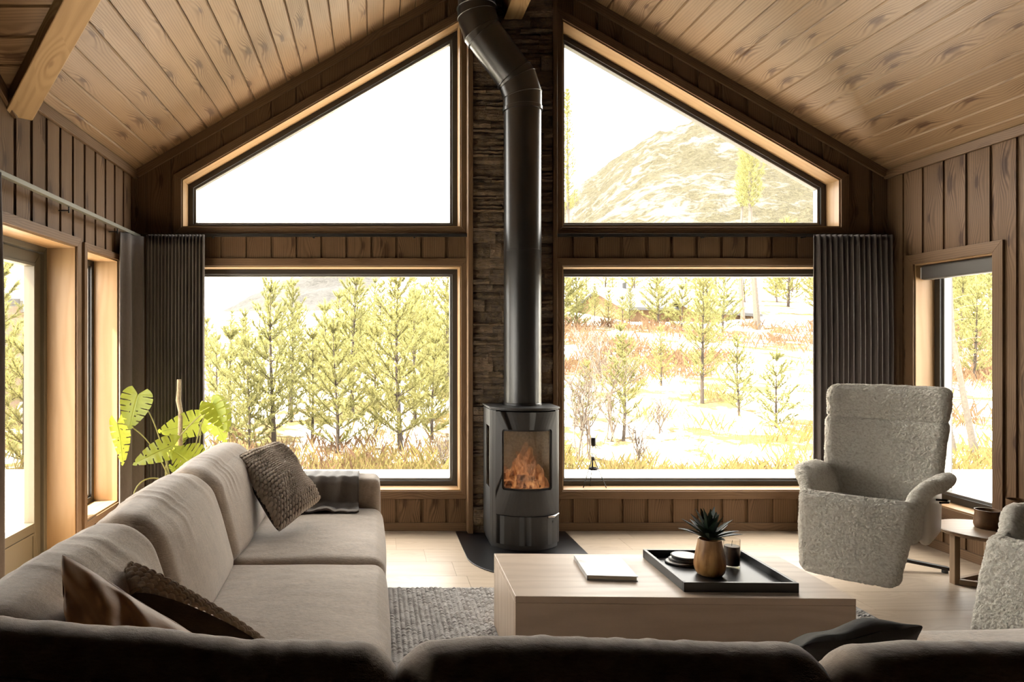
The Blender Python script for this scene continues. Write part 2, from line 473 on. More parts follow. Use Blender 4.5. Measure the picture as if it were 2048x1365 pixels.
def offset_poly(poly, w):
    """offset a convex ccw polygon (s, z) by w (positive = outwards)"""
    n = len(poly); L = []
    for i in range(n):
        a, b = Vector(poly[i]), Vector(poly[(i + 1) % n]); d = (b - a).normalized(); nn = Vector((d.y, -d.x))
        L.append((a + nn * w, d))
    out = []
    for i in range(n):
        p, d = L[i - 1]; q, e = L[i]
        cr = d.x * e.y - d.y * e.x
        t = ((q - p).x * e.y - (q - p).y * e.x) / cr
        out.append(tuple(p + d * t))
    return out

def ring(mb, outer, inner, to_world, d0, d1, skip=()):
    n = len(outer)
    for i in range(n):
        if i in skip: continue
        j = (i + 1) % n
        q = [outer[i], outer[j], inner[j], inner[i]]
        p = [to_world(s, z, d0) for s, z in q] + [to_world(s, z, d1) for s, z in q]
        g = Vector(to_world(*outer[j], 0)) - Vector(to_world(*outer[i], 0))
        mb.hexa(p, g)

def window(name, poly, to_world, casing=.055, depth=.15, frame_w=.042, sash_w=.017, sill=True):
    w = empty_struct(name)
    mb = MB(); ring(mb, offset_poly(poly, casing), offset_poly(poly, -.002), to_world, -.016, .002); mb.build('casing', 'trim', w, bevel=.002)
    mb = MB(); ring(mb, offset_poly(poly, .006), offset_poly(poly, -.012), to_world, -.002, depth + .03); mb.build('lining', 'lining', w)
    p1 = offset_poly(poly, -.008); p2 = offset_poly(poly, -.008 - frame_w)
    mb = MB(); ring(mb, p1, p2, to_world, depth, depth + .09); mb.build('window_frame', 'frame', w, bevel=.002)
    p3 = offset_poly(p2, .004); p4 = offset_poly(p2, -sash_w)
    mb = MB(); ring(mb, p3, p4, to_world, depth + .018, depth + .07); mb.build('sash', 'sash', w, bevel=.002)
    mb = MB(); p5 = offset_poly(p4, .006)
    n = len(p5)
    vs = [to_world(s, z, depth + .040) for s, z in p5] + [to_world(s, z, depth + .046) for s, z in p5]
    mb.add(vs, [tuple(range(n)), tuple(range(2 * n - 1, n - 1, -1))] + [(i, (i + 1) % n, n + (i + 1) % n, n + i) for i in range(n)])
    mb.build('pane', 'glass', w)
    return w
# ================================================================= THE SETTING
def W_front(s, z, d): return (s, YF + d, z)
def W_left(s, z, d): return (XL - d, s, z)
def W_right(s, z, d): return (XR + d, s, z)
def W_back(s, z, d): return (s, YB - d, z)
def const(v): return lambda x: v

P_LL = [(-1.441, SILL), (.653, SILL), (.653, HEAD), (-1.441, HEAD)]
P_LR = [(1.405, SILL), (3.492, SILL), (3.492, HEAD), (1.405, HEAD)]
UB = 2.269
def up_l(x): return 2.631 + .5755 * (x + 1.441)
def up_r(x): return 2.631 + .5755 * (3.491 - x)
P_UL = [(-1.441, UB), (.653, UB), (.653, up_l(.653)), (-1.441, up_l(-1.441))]
P_UR = [(1.405, UB), (3.491, UB), (3.491, up_r(3.491)), (1.405, up_r(1.405))]
D0, D1 = 2.12, 4.196  # near edge of the opening pushed out of view to admit more light
P_SW = [(4.336, SILL), (4.885, SILL), (4.885, HEAD), (4.336, HEAD)]
P_RW = [(4.33, SILL), (4.97, SILL), (4.97, HEAD - .02), (4.33, HEAD - .02)]

panel_wall('wall_front', W_front, XL - .2, XR + .2, const(-.1), lambda x: ceil_z(x) + .03,
           [(-1.441, .653, const(SILL), const(HEAD)), (1.405, 3.492, const(SILL), const(HEAD)),
            (-1.441, .653, const(UB), up_l), (1.405, 3.491, const(UB), up_r)], (XM,), .1868, .026, XL - .2 - 1.4805)
def gable(y):
    yc = 3.5 - (XM - XL)
    if y >= 3.5: return ZE + .03
    if y <= 2 * yc - 3.5: return ZE + .03
    return ZE + .03 + T30 * ((XM - XL) - abs(y - yc))
YC = 3.5 - (XM - XL)
panel_wall('wall_left', W_left, YB - .2, YF, const(-.1), gable,
           [(D0, D1, const(-.1), const(HEAD)), (4.336, 4.885, const(SILL), const(HEAD))], (3.5, YC, 2 * YC - 3.5), .168, .030, .05)
panel_wall('wall_right', W_right, YB - .2, YF, const(-.1), const(ZE + .03),
           [(4.33, 4.97, const(SILL), const(HEAD - .02))], (), .180, .034, .09)
wb = panel_wall('wall_back', W_back, XL, XR, const(-.1), lambda x: ceil_z(x) + .03, [], (XM,), .1868, .022, .0)
M['wall_dark'] = plain('bounce cutting dark wall', (.030, .028, .026), .7)  # unseen wall made dark to reduce bounce light in the room
wb.data.materials[0] = M['wall_dark']

window('window_1', P_LL, W_front)
window('window_2', P_LR, W_front)
window('window_3', P_UL, W_front)
window('window_4', P_UR, W_front)
window('window_5', P_SW, W_left, casing=.040, depth=.16, frame_w=.04)
window('window_6', P_RW, W_right, casing=.070, depth=.13, frame_w=.05)

# ---- glazed door in the left wall; unseen near leaf added for more daylight
dr = empty_struct('door_1')
PD = [(D0, -.02), (D1, -.02), (D1, HEAD), (D0, HEAD)]
mb = MB(); ring(mb, offset_poly(PD, .052), offset_poly(PD, -.002), W_left, -.016, .002, skip=(0,)); mb.build('casing', 'trim', dr, bevel=.002)
mb = MB(); ring(mb, offset_poly(PD, .006), offset_poly(PD, -.012), W_left, -.002, .20, skip=(0,)); mb.build('lining', 'lining', dr)
p1 = offset_poly(PD, -.010); p2 = offset_poly(PD, -.045)
mb = MB(); ring(mb, p1, p2, W_left, .165, .24, skip=(0,)); mb.build('door_frame', 'door_paint', dr, bevel=.003)
for lf0, lf1 in ((D0 + .05, 3.135), (3.150, D1 - .05)):
    o_ = [(lf0, .02), (lf1, .02), (lf1, HEAD - .05), (lf0, HEAD - .05)]
    i_ = [(lf0 + .075, .345), (lf1 - .075, .345), (lf1 - .075, 1.865), (lf0 + .075, 1.865)]
    mb = MB(); ring(mb, o_, i_, W_left, .185, .235); leaf = mb.build('door_leaf', 'door_paint', dr, bevel=.003)
    mb = MB(); mb.box(XL - .232, XL - .190, lf0 + .07, lf1 - .07, .02, .345); mb.build('lower_panel', 'door_paint', leaf)
    mb = MB(); ring(mb, offset_poly(i_, .002), offset_poly(i_, -.014), W_left, .178, .24); mb.build('glazing_bead', 'door_paint', leaf, bevel=.002)
    mb = MB(); q_ = [(lf0 + .10, .07), (lf1 - .085, .07), (lf1 - .085, .30), (lf0 + .10, .30)]
    ring(mb, q_, offset_poly(q_, -.012), W_left, .180, .190); mb.build('panel_moulding', 'door_paint', leaf)
    mb = MB(); mb.box(XL - .213, XL - .207, lf0 + .07, lf1 - .07, .34, 1.87); mb.build('pane', 'glass', leaf)

# ---- ceiling boards and roof
def slope_boards(name, strips):
    """strips: list of (list of 4 lower points along one end, list of 4 at the other, grain)"""
    mb = MB()
    for A, B in strips:
        k = RND.randint(0, 55) * 40.0 + RND.random() * 5; rv = RND.random() * 9
        L = (Vector(B[0]) - Vector(A[0])).normalized()
        acc = [0.0]
        for i in range(3): acc.append(acc[-1] + (Vector(A[i + 1]) - Vector(A[i])).length)
        for i in range(3):
            pts = [A[i], A[i + 1], B[i + 1], B[i]]
            uv = [(k + Vector(p).dot(L), rv + a) for p, a in zip(pts, (acc[i], acc[i + 1], acc[i + 1], acc[i]))]
            mb.face(pts, uv)
    return struct(mb.build(name, 'ceiling', recalc=False))
CH, DP = .0065, .010
strips = []
x = XM
HP = .1195
def lp(x, y, dz): return (x, y, ceil_z(x) + dz)
while x < XR + .1:                                  # right-hand slope: boards run the length of the room, in random lengths
    xs = [x + .001, x + CH, x + HP - CH, x + HP - .001]; dz = [DP, 0, 0, DP]
    y = YF + .03
    while y > YB:
        L = RND.uniform(2.2, 4.6); y2 = max(YB, y - L)
        strips.append(([lp(a, y2 + .0008, b) for a, b in zip(xs, dz)], [lp(a, y - .0008, b) for a, b in zip(xs, dz)]))
        y = y2
    x += HP
x = XM
while x > XL - .1:                                  # left-hand slope, cut by the valley
    xs = [x - .001, x - CH, x - HP + CH, x - HP + .001]; dz = [DP, 0, 0, DP]
    strips.append(([lp(a, 3.5 - (a - XL), b) for a, b in zip(xs, dz)], [lp(a, YF + .03, b) for a, b in zip(xs, dz)]))
    x -= HP
def cp(x, y, dz): return (x, y, ZE - .125 + T30 * (3.5 - y) + dz)
y = 3.5 + .03
while y > YC:                                       # slope of the side wing, boards run across
    ys = [y - .001, y - CH, y - .13 + CH, y - .13 + .001]; dz = [DP, 0, 0, DP]
    strips.append(([cp(XL - .05, a, b) for a, b in zip(ys, dz)], [cp(min(XM, XL + 3.5 - a), a, b) for a, b in zip(ys, dz)]))
    y -= .13
slope_boards('ceiling', strips)

rf = MB()
def slab(poly, zf, t0=.014, t1=.30):
    n = len(poly); vs = [(x, y, zf(x, y) + t0) for x, y in poly] + [(x, y, zf(x, y) + t1) for x, y in poly]
    rf.add(vs, [tuple(range(n)), tuple(range(2 * n - 1, n - 1, -1))] + [(i, (i + 1) % n, n + (i + 1) % n, n + i) for i in range(n)])
mz = lambda x, y: ceil_z(x)
OV = .55
slab([(XM, YB - .3), (XR + OV, YB - .3), (XR + OV, YF + .45), (XM, YF + .45)], mz)
slab([(XL - OV, 3.5 + OV), (XM, YC), (XM, YF + .45), (XL - OV, YF + .45)], mz)
slab([(XL - .3, 2 * YC - 3.5), (XL - .3, YB - .3), (XM, YB - .3), (XM, YC)], mz)
slab([(XL - OV, 3.5 + OV), (XL - OV, YC), (XM, YC)], lambda x, y: ZE + T30 * (3.5 - y), -.105)
slab([(XL - OV, 2 * YC - 3.5 - OV), (XM, YC), (XL - OV, YC)], lambda x, y: ZE + T30 * (y - (2 * YC - 3.5)))
M['roof'] = plain('roof underlay', (.12, .085, .055), .8)
struct(rf.build('roof', 'roof'))

# ---- trims: cornices, beams, skirting
def cornice(name, a, b, w=.022, h=.058, into=(0, -1, 0)):
    a, b = Vector(a), Vector(b); d = (b - a).normalized(); n = Vector(into)
    n = (n - d * n.dot(d)).normalized(); u = d.cross(n)
    if u.z < 0: u = -u
    mb = MB(); p = []
    for q in (a, b): p += [q - u * h, q - u * h + n * w, q + n * w, q]
    mb.hexa(p, d)
    return struct(mb.build(name, 'trim', bevel=.003))
cornice('trim_1', (XL, YF, ZE), (XM, YF, ZR))
cornice('trim_2', (XM, YF, ZR), (XR, YF, ZE))
cornice('trim_3', (XL, 3.42, ZE), (XL, YF, ZE), into=(1, 0, 0), h=.062)
cornice('trim_4', (XR, YB, ZE), (XR, YF, ZE), into=(-1, 0, 0), h=.062)
cornice('trim_5', (XL, 3.5, ZE - .125), (XL, YC, ZE - .125 + T30 * (3.5 - YC)), into=(1, 0, 0), h=.062)
mb = MB(); vb = MB()
va = Vector((XL + .005, 3.5, ZE - .07)); vd = Vector((1, -1, T30)).normalized()
vb.bar(va - vd * .02, va + vd * 4.6, .135, .20)
tag(vb.build('valley_beam', 'beam', bevel=.005), 'raw pale pine valley rafter crossing the ceiling above the left wall', 'beam')
vb = MB(); vb.box(.950, 1.086, YB, 5.16, 3.78, 4.30, grain=(0, 1, 0))
tag(vb.build('ridge_beam', 'beam', bevel=.005), 'pine ridge beam ending on the stone column at the roof peak', 'beam')

def skirting(name, x0, x1, y0, y1, g):
    mb = MB(); mb.box(x0, x1, y0, y1, 0, .060, grain=g); struct(mb.build(name, 'trim', bevel=.002))
skirting('baseboard_front', XL, .69, YF - .014, YF + .005, (1, 0, 0))
skirting('baseboard_front.001', 1.345, XR, YF - .014, YF + .005, (1, 0, 0))
skirting('baseboard_left', XL - .005, XL + .014, D1 + .055, YF, (0, 1, 0))
skirting('baseboard_left.001', XL - .005, XL + .014, YB, D0 - .055, (0, 1, 0))
skirting('baseboard_right', XR - .014, XR + .005, YB, YF, (0, 1, 0))

# ---- stone column between the windows with its corner posts
for nm, a, b in (('trim_6', .690, .727), ('trim_7', 1.313, 1.345)):
    mb = MB(); mb.box(a, b, 5.132, YF + .01, 0, ceil_z(a) + .02, grain=(0, 0, 1)); struct(mb.build(nm, 'trim', bevel=.003))
def mk_stone():
    g = G('split slate'); s = g.n('ShaderNodeSeparateXYZ'); g.link(g.uv(), s.inputs[0])
    wn = g.n('ShaderNodeTexWhiteNoise', noise_dimensions='1D'); g.link(g.math('FLOOR', g.math('DIVIDE', g.math('ADD', s.outputs[0], 12.0), 40.0)), wn.inputs['W'])
    o = g.obj(); so = g.n('ShaderNodeSeparateXYZ'); g.link(o, so.inputs[0])
    lay = g.noise(g.xyz(g.math('MULTIPLY', so.outputs[0], 14), g.math('MULTIPLY', so.outputs[1], 14), g.math('MULTIPLY', so.outputs[2], 90)), 1.0, 5, .65, .4)
    rough = g.noise(o, 26, 5, .7)
    c = g.mix(wn.outputs['Value'], (.120, .088, .062), (.27, .180, .110))
    c = g.mix(g.rng(rough, .45, .7), c, (.26, .175, .085))
    c = g.mix(g.rng(lay, .5, .75), c, (.055, .045, .036))
    h = g.math('ADD', g.math('MULTIPLY', lay, .6), g.math('MULTIPLY', rough, .8))
    return g.done(g.bsdf(c, .6, normal=g.bump(h, 1.0, .02), spec=.5))
M['stone'] = mk_stone()
mb = MB(); z = 0.0
R2 = random.Random(5)
while z < 4.35:
    h = R2.choice([.024, .032, .042, .055, .07, .085, .11]); x = .727
    while x < 1.313:
        w = R2.uniform(.07, .34)
        if 1.313 - (x + w) < .06: w = 1.313 - x
        j = lambda s=.0035: R2.uniform(-s, s)
        if h > .06 and R2.random() < .35:
            parts = [(z, z + h * R2.uniform(.35, .6))]; parts.append((parts[0][1], z + h))
        else: parts = [(z, z + h)]
        for za, zb in parts:
            ns = max(2, int(w / .035)); fy = 5.150 + R2.uniform(-.016, .014)
            k = R2.randint(0, 55) * 40.0
            zs = [(za + .0015 + j(.003), zb - .0015 + j(.003)) for _ in range(ns + 1)]
            ys = [(fy + j(.006), fy + j(.006), fy - abs(j(.012))) for _ in range(ns + 1)]
            b0 = len(mb.v)
            for i in range(ns + 1):
                xx = x + .0015 + (w - .003) * i / ns
                lo_, hi_ = zs[i]; m_ = (lo_ + hi_) / 2 + j(.004)
                mb.v += [(xx, 5.19, lo_), (xx, ys[i][0] + .004, lo_), (xx, ys[i][2], m_), (xx, ys[i][1] + .004, hi_), (xx, 5.19, hi_)]
            for i in range(ns):
                for q in range(4):
                    mb.f.append((b0 + i * 5 + q, b0 + (i + 1) * 5 + q, b0 + (i + 1) * 5 + q + 1, b0 + i * 5 + q + 1)); mb.uv.append([(k, 0)] * 4)
            mb.f.append(tuple(b0 + q for q in range(5))); mb.uv.append([(k, 0)] * 5)
            mb.f.append(tuple(b0 + ns * 5 + q for q in range(5))); mb.uv.append([(k, 0)] * 5)
        x += w
    z += h
mb.box(.727, 1.313, 5.178, YF, 0, 4.32)
tag(mb.build('chimney_column', 'stone', recalc=True), 'column of thin stacked brown slate stones behind the stove flue', 'chimney')

# ---- oak floor
mb = MB(); y = 5.30; PW = .2705
while y > YB - .3:
    x = XL - .2 - R2.uniform(0, 2.0)
    while x < XR + .2:
        L = R2.uniform(1.5, 2.6)
        mb.box(x + .0008, x + L - .0008, y - PW + .0009, y - .0009, -.02, 0, grain=(1, 0, 0)); x += L
    y -= PW
mb.box(XL - .2, XR + .2, YB - .3, YF + .05, -.12, -.004)
struct(mb.build('floor', 'oak_floor'))

# ---- hearth slab with a round front
pl = [(1.42, 5.20), (.605, 5.20), (.605, 4.57)]
for i in range(1, 25):
    a = PI + PI * i / 25
    pl.append((1.0125 + .4075 * math.cos(a), 4.57 + .41 * math.sin(a)))
pl += [(1.42, 4.57)]
mb = MB(); mb.prism(pl, .0, .007)
tag(mb.build('hearth_plate', 'slab', bevel=.002), 'black steel floor plate with rounded front under the wood stove', 'hearth')

# ---- curtain rails with little brackets
t = thing('curtain_rail', 'black curtain rail across the front wall left of the chimney', 'curtain rail', (0, YF - .045, 2.206))
mb = MB(); mb.box(XL + .03, .70, -.012, .012, -.011, .011); mb.build('rail', 'rail', t, bevel=.002)
mb = MB(); mb.tube([(.688, 0, 0), (.712, 0, 0)], .013, 12); mb.build('end_cap', 'chrome', t)
def bracket(par, p, q):
    mb = MB(); mb.bar(p, q, .012, .012, grain=False); mb.build('bracket', 'rail', par)
for x in (-1.2, -.45, .3): bracket(t, (x, 0, -.01), (x, .045, -.01))
t = thing('curtain_rail', 'black curtain rail across the front wall right of the chimney', 'curtain rail', (0, YF - .045, 2.206))
mb = MB(); mb.box(1.36, XR - .03, -.012, .012, -.011, .011); mb.build('rail', 'rail', t, bevel=.002)
for x in (1.7, 2.45, 3.2): bracket(t, (x, 0, -.01), (x, .045, -.01))
t = thing('curtain_rail', 'grey curtain rail along the left wall above the glazed door', 'curtain rail', (XL + .06, 0, 2.19))
mb = MB(); mb.box(-.014, .014, 2.2, 5.15, -.012, .012); mb.build('rail', 'grey_rail', t, bevel=.002)
for y in (3.22, 3.97, 4.72):
    mb = MB(); mb.bar((0, y, -.034), (-.058, y, -.034), .006, .006, grain=False); mb.bar((0, y, -.048), (0, y, .0), .007, .007, up=(1, 0, 0), grain=False); mb.build('bracket', 'rail', t)

# ---- curtains
def curtain(name, label, path, z0, z1, pleats, amp, seed=0, base_amp=None):
    """wave-pleated cloth hung along a plan polyline"""
    R = random.Random(seed); pts = [Vector(p) for p in path]
    seg = [(b - a).length for a, b in zip(pts[:-1], pts[1:])]; tot = sum(seg)
    n = int(pleats * 14) + 1; m = 26
    jit = [R.uniform(.75, 1.2) for _ in range(pleats + 2)]; sh = [R.uniform(-.25, .25) for _ in range(pleats + 2)]
    P = np.zeros((m, n, 3))
    for i in range(n):
        s = i / (n - 1); d = s * tot; k = 0
        while k < len(seg) - 1 and d > seg[k]: d -= seg[k]; k += 1
        dr_ = (pts[k + 1] - pts[k]).normalized(); base = pts[k] + dr_ * d; nn = Vector((-dr_.y, dr_.x))
        ph = s * pleats; kk = int(ph)
        for j in range(m):
            v = j / (m - 1)
            a = amp * jit[kk] * (.55 + .45 * min(1, v * 3)) if base_amp is None else amp * jit[kk] * (1 + (base_amp - 1) * v)
            w = math.sin(2 * PI * ph + sh[kk] * v * 2 * (1 - abs(2 * (ph - kk) - 1)))
            off = a * (math.copysign(abs(w) ** .75, w))
            lat = .12 * a * math.sin(4 * PI * ph) * v
            q = base + nn * off + dr_ * lat
            P[j, i] = (q.x, q.y, z1 + (z0 - z1) * v)
    o = grid_obj(name, P, 'curtain')
    md = o.modifiers.new('cloth', 'SOLIDIFY'); md.thickness = .003; md.offset = 0
    return tag(o, label, 'curtain')
curtain('curtain', 'dark pleated curtain on the front wall behind the monstera, left of the big window', [(-1.66, 5.10), (-1.235, 5.10)], .012, 2.195, 17, .030, 1)
curtain('curtain', 'smooth grey brown curtain edge standing in the left corner beside the narrow window', [(-1.740, 4.80), (-1.715, 4.93), (-1.665, 5.065)], .012, 2.172, 2, .020, 2)
curtain('curtain', 'dark pleated curtain right of the right picture window, behind the sheepskin chair', [(3.20, 5.09), (3.78, 5.11)], .012, 2.195, 14, .032, 3)
curtain('curtain', 'dark curtain beside the glazed door at the left edge of the view', [(-1.70, 3.17), (-1.70, 2.93)], .012, 2.172, 3, .045, 4)

# ---- roller blind in the right-hand window
t = thing('roller_blind', 'grey roller blind cassette at the top of the narrow right window', 'blind', (XR + .06, 4.65, 1.90))
mb = MB(); mb.box(-.035, .035, -.295, .300, -.050, .050); mb.build('cassette', 'blind', t, bevel=.012)
mb = MB(); mb.box(-.030, .030, .300, .312, -.040, .040); mb.build('end_cap', 'white_plastic', t, bevel=.004)
# ================================================================= WOOD STOVE
SX, SD = 1.035, 4.69            # axis x, front y
HW, RA, SAG = .238, .285, .140  # half width, front arc radius, arc depth
arc_half = math.asin(HW / RA)
ycen = SD + RA
def arc(t, r=0.0):              # t -1..1 along the front arc, r inset
    a = t * arc_half
    return (SX + (RA - r) * math.sin(a), ycen - (RA - r) * math.cos(a))
def outline(r=0.0, n=28):
    p = [arc(-1 + 2 * i / n, r) for i in range(n + 1)]
    return p + [(SX + HW - r, 5.10), (SX - HW + r, 5.10)]
stove = thing('wood_stove', 'black wood stove with rounded front and a burning fire, under the flue', 'stove', (0, 0, 0))
mb = MB(); mb.prism(outline(-.006), .955, .967); mb.prism(outline(.006), .946, .955); mb.build('top_plate', 'stove', stove, bevel=.002)
mb = MB(); mb.prism(outline(.012), .007, .040); mb.build('base', 'stove', stove, bevel=.003)
def side(sx):
    """side shell: runs along the straight side with a tall glazed slot; sx = -1 left, 1 right"""
    mb = MB(); xs = SX + sx * HW
    y0, y1 = arc(1)[1], 5.10
    for (a, b, c, d) in ((y0, y1, .04, .405), (y0, y1, .83, .946), (y0, y0 + .022, .405, .83), (y0 + .16, y1, .405, .83)):
        mb.box(min(xs, xs - sx * .012), max(xs, xs - sx * .012), a, b, c, d)
    # narrow front pilaster following the arc
    for t0, t1 in ((.80, .90), (.90, 1.0)):
        for z0, z1 in ((.04, .946),):
            p, q, r_, s_ = arc(sx * t0), arc(sx * t1), arc(sx * t1, .012), arc(sx * t0, .012)
            mb.hexa([(*p, z0), (*q, z0), (*r_, z0), (*s_, z0), (*p, z1), (*q, z1), (*r_, z1), (*s_, z1)])
    o = mb.build('side_panel', 'stove', stove, bevel=.0015)
    mb = MB(); mb.box(min(xs - sx * .003, xs - sx * .007), max(xs - sx * .003, xs - sx * .007), y0 + .015, y0 + .165, .40, .835); mb.build('side_glass', 'stove_glass', o)
side(-1); side(1)
mb = MB(); mb.box(SX - HW, SX + HW, 5.088, 5.10, .04, .946); mb.build('back_panel', 'stove', stove)
# upper door with window
def curved(mb, loops_o, loops_i, r0, r1):
    n = len(loops_o)
    def P(tz, r): x, y = arc(tz[0], r); return (x, y, tz[1])
    for i in range(n):
        j = (i + 1) % n
        a, b, c, d = loops_o[i], loops_o[j], loops_i[j], loops_i[i]
        mb.hexa([P(a, r0), P(b, r0), P(c, r0), P(d, r0), P(a, r1), P(b, r1), P(c, r1), P(d, r1)])
def rrect(t0, t1, z0, z1, r, n=16, corner=5):
    rt = r / (RA * arc_half); L = []
    for cx, cz, a0 in ((t1 - rt, z0 + r, -90), (t1 - rt, z1 - r, 0), (t0 + rt, z1 - r, 90), (t0 + rt, z0 + r, 180)):
        cs = [(cx + rt * math.cos(math.radians(a0 + 90 * k / corner)), cz + r * math.sin(math.radians(a0 + 90 * k / corner))) for k in range(corner + 1)]
        if L:
            a, b = L[-1], cs[0]
            L += [(a[0] + (b[0] - a[0]) * k / n, a[1] + (b[1] - a[1]) * k / n) for k in range(1, n)]
        L += cs
    a, b = L[-1], L[0]
    L += [(a[0] + (b[0] - a[0]) * k / n, a[1] + (b[1] - a[1]) * k / n) for k in range(1, n)]
    return L
door = MB()
curved(door, rrect(-.79, .79, .243, .940, .0015), rrect(-.62, .62, .412, .822, .020), -.010, .004)
do = door.build('door', 'stove', stove, smooth=True, weld=True, angle=30)
mb = MB(); curved(mb, rrect(-.625, .625, .407, .827, .022), rrect(-.60, .60, .424, .810, .014), .003, .010); mb.build('gasket', 'black_metal', do)
mb = MB(); n = 24
for i in range(n):
    t0, t1 = -.66 + 1.32 * i / n, -.66 + 1.32 * (i + 1) / n
    p, q, r_, s_ = arc(t0, .006), arc(t1, .006), arc(t1, .010), arc(t0, .010)
    mb.face([(*p, .40), (*q, .40), (*q, .835), (*p, .835)]); mb.face([(*r_, .40), (*s_, .40), (*s_, .835), (*r_, .835)])
mb.build('door_glass', 'stove_glass', do, smooth=True, weld=True)
mb = MB(); x, y = arc(.60, -.012); mb.tube([(x + .055, y + .03, .246), (x + .02, y - .004, .238), (x - .01, y - .022, .236)], [.0045, .006, .0075], 10)
mb.tube([(x - .035, y - .034, .235), (x + .012, y - .020, .236)], .0085, 12); mb.build('handle', 'chrome', do, smooth=True)
low = MB()
for i in range(20):
    t0, t1 = -.79 + 1.58 * i / 20, -.79 + 1.58 * (i + 1) / 20
    p, q, r_, s_ = arc(t0, -.010), arc(t1, -.010), arc(t1, .004), arc(t0, .004)
    low.hexa([(*p, .045), (*q, .045), (*r_, .045), (*s_, .045), (*p, .237), (*q, .237), (*r_, .237), (*s_, .237)])
lo = low.build('lower_drawer', 'stove', stove, smooth=True, weld=True, angle=30)
mb = MB(); x, y = arc(.66, -.0105); mb.lathe([(.0, 0), (.0085, 0), (.0085, .003), (0, .003)], 16)
kh = mb.build('keyhole', 'black_metal', lo, loc=(x, y, .195)); kh.rotation_euler = (PI / 2, 0, .66 * arc_half)
# firebox
mb = MB()
fx0, fx1, fy1 = SX - HW + .020, SX + HW - .020, 5.07
mb.box(fx0, fx1, 4.98, 4.99, .36, .90); mb.box(SX - .13, SX + .13, 4.745, 4.80, .36, .385); mb.box(SX - .20, SX + .20, 4.80, 4.99, .36, .385)
mb.box(SX - .20, SX + .20, 4.82, 4.99, .835, .85)
mb.build('firebox', 'vermiculite', stove)
def log(a, b, r):
    mb = MB(); a, b = Vector(a), Vector(b)
    mb.tube([a.lerp(b, i / 6) + Vector((0, 0, .004 * math.sin(i * 2.1))) for i in range(7)], [r * (1 + .08 * math.sin(i * 1.7)) for i in range(7)], 10)
    return tag(mb.build('firewood_log', 'bark_log', None, smooth=True), '', 'log')
log((.90, 4.84, .419), (1.17, 4.90, .419), .028)['label'] = 'charred log lying across the front of the stove fire'
log((.91, 4.94, .4185), (1.16, 4.945, .4185), .026)['label'] = 'charred log lying at the back of the stove fire'
log((.92, 4.93, .466), (1.10, 4.82, .466), .024)['label'] = 'charred log leaning on top of the others in the stove'
def mk_flame(name, col, hot, strength):
    g = G(name); s = g.n('ShaderNodeSeparateXYZ'); g.link(g.uv(), s.inputs[0]); o = g.obj()
    so = g.n('ShaderNodeSeparateXYZ'); g.link(o, so.inputs[0])
    nz = g.noise(g.xyz(g.math('MULTIPLY', so.outputs[0], 26), g.math('MULTIPLY', so.outputs[1], 26), g.math('MULTIPLY', so.outputs[2], 11)), 1.0, 5, .6, 1.6)
    e = g.n('ShaderNodeEmission')
    k = g.rng(nz, .42, .68)
    g.put(e.inputs['Color'], g.mix(k, col, hot)); g.put(e.inputs['Strength'], g.math('MULTIPLY', g.rng(nz, .3, .75, .25, 1.5), strength))
    tr = g.n('ShaderNodeBsdfTransparent'); mx = g.n('ShaderNodeMixShader')
    a = g.math('MULTIPLY', g.rng(nz, .40, .66), g.rng(s.outputs[1], .25, 1.0, .62, .10))
    g.link(a, mx.inputs[0]); g.link(tr.outputs[0], mx.inputs[1]); g.link(e.outputs[0], mx.inputs[2])
    return g.done(mx.outputs[0])
M['flame'] = mk_flame('fire', (.80, .17, .035), (1.0, .50, .20), .16)
fire = thing('fire', 'orange fire burning behind the stove door glass', 'fire', (SX, 4.86, .39))
R3 = random.Random(3)
for i, (x, y, h, w) in enumerate([(-.10, -.05, .17, .05), (-.055, .0, .25, .06), (-.01, -.04, .34, .065), (.03, .02, .30, .06), (.075, -.03, .18, .05), (.11, .02, .24, .045),
                                  (-.13, .03, .22, .045), (.0, .05, .26, .07), (.05, -.06, .14, .05), (-.05, -.07, .13, .05), (.13, -.03, .12, .04)]):
    n, m = 26, 14; P = np.zeros((n, m, 3)); ph = R3.uniform(0, 6)
    uv = []
    for a in range(n):
        v = a / (n - 1); r = w * (1.15 * (1 - v) ** .75 * (.35 + 1.5 * v ** .5) * .75 + .001)
        cx = x + .035 * math.sin(ph + v * 5.5) * v + .010 * math.sin(ph * 2 + v * 13); cy = y + .015 * math.sin(ph * 1.7 + v * 6) * v
        for b in range(m):
            t = 2 * PI * b / m; q = 1 + .25 * math.sin(3 * t + v * 9 + ph)
            P[a, b] = (cx + r * q * math.cos(t), cy + r * q * .6 * math.sin(t), .002 + v * h)
    mb = MB()
    for a in range(n - 1):
        for b in range(m):
            c = (b + 1) % m
            mb.face([P[a, b], P[a, c], P[a + 1, c], P[a + 1, b]], [(0, a / (n - 1)), (0, a / (n - 1)), (0, (a + 1) / (n - 1)), (0, (a + 1) / (n - 1))])
    mb.build('flame', 'flame', fire, smooth=True, weld=True, angle=0)

# ---- flue
FX, FY, FR = 1.058, 4.988, .131
flue = thing('flue_pipe', 'black flue pipe rising from the stove and bending left to the ceiling', 'flue', (FX, FY, .967))
def ringp(mb, z, r, h=.006): mb.lathe([(r, z - h), (r + .004, z - h * .6), (r + .004, z + h * .6), (r, z + h)], 48)
mb = MB(); mb.lathe([(FR + .004, 0), (FR + .004, .012), (FR, .016), (FR, 2.105)], 56); p = mb.build('straight_pipe', 'pipe', flue, smooth=True)
mb = MB(); ringp(mb, 1.095, FR - .002, .004); mb.build('joint_ring', 'pipe', p, smooth=True)
mb = MB(); mb.lathe([(FR, 2.085), (FR + .009, 2.088), (FR + .009, 2.112), (FR + .003, 2.117)], 56); mb.build('collar', 'pipe', p, smooth=True)
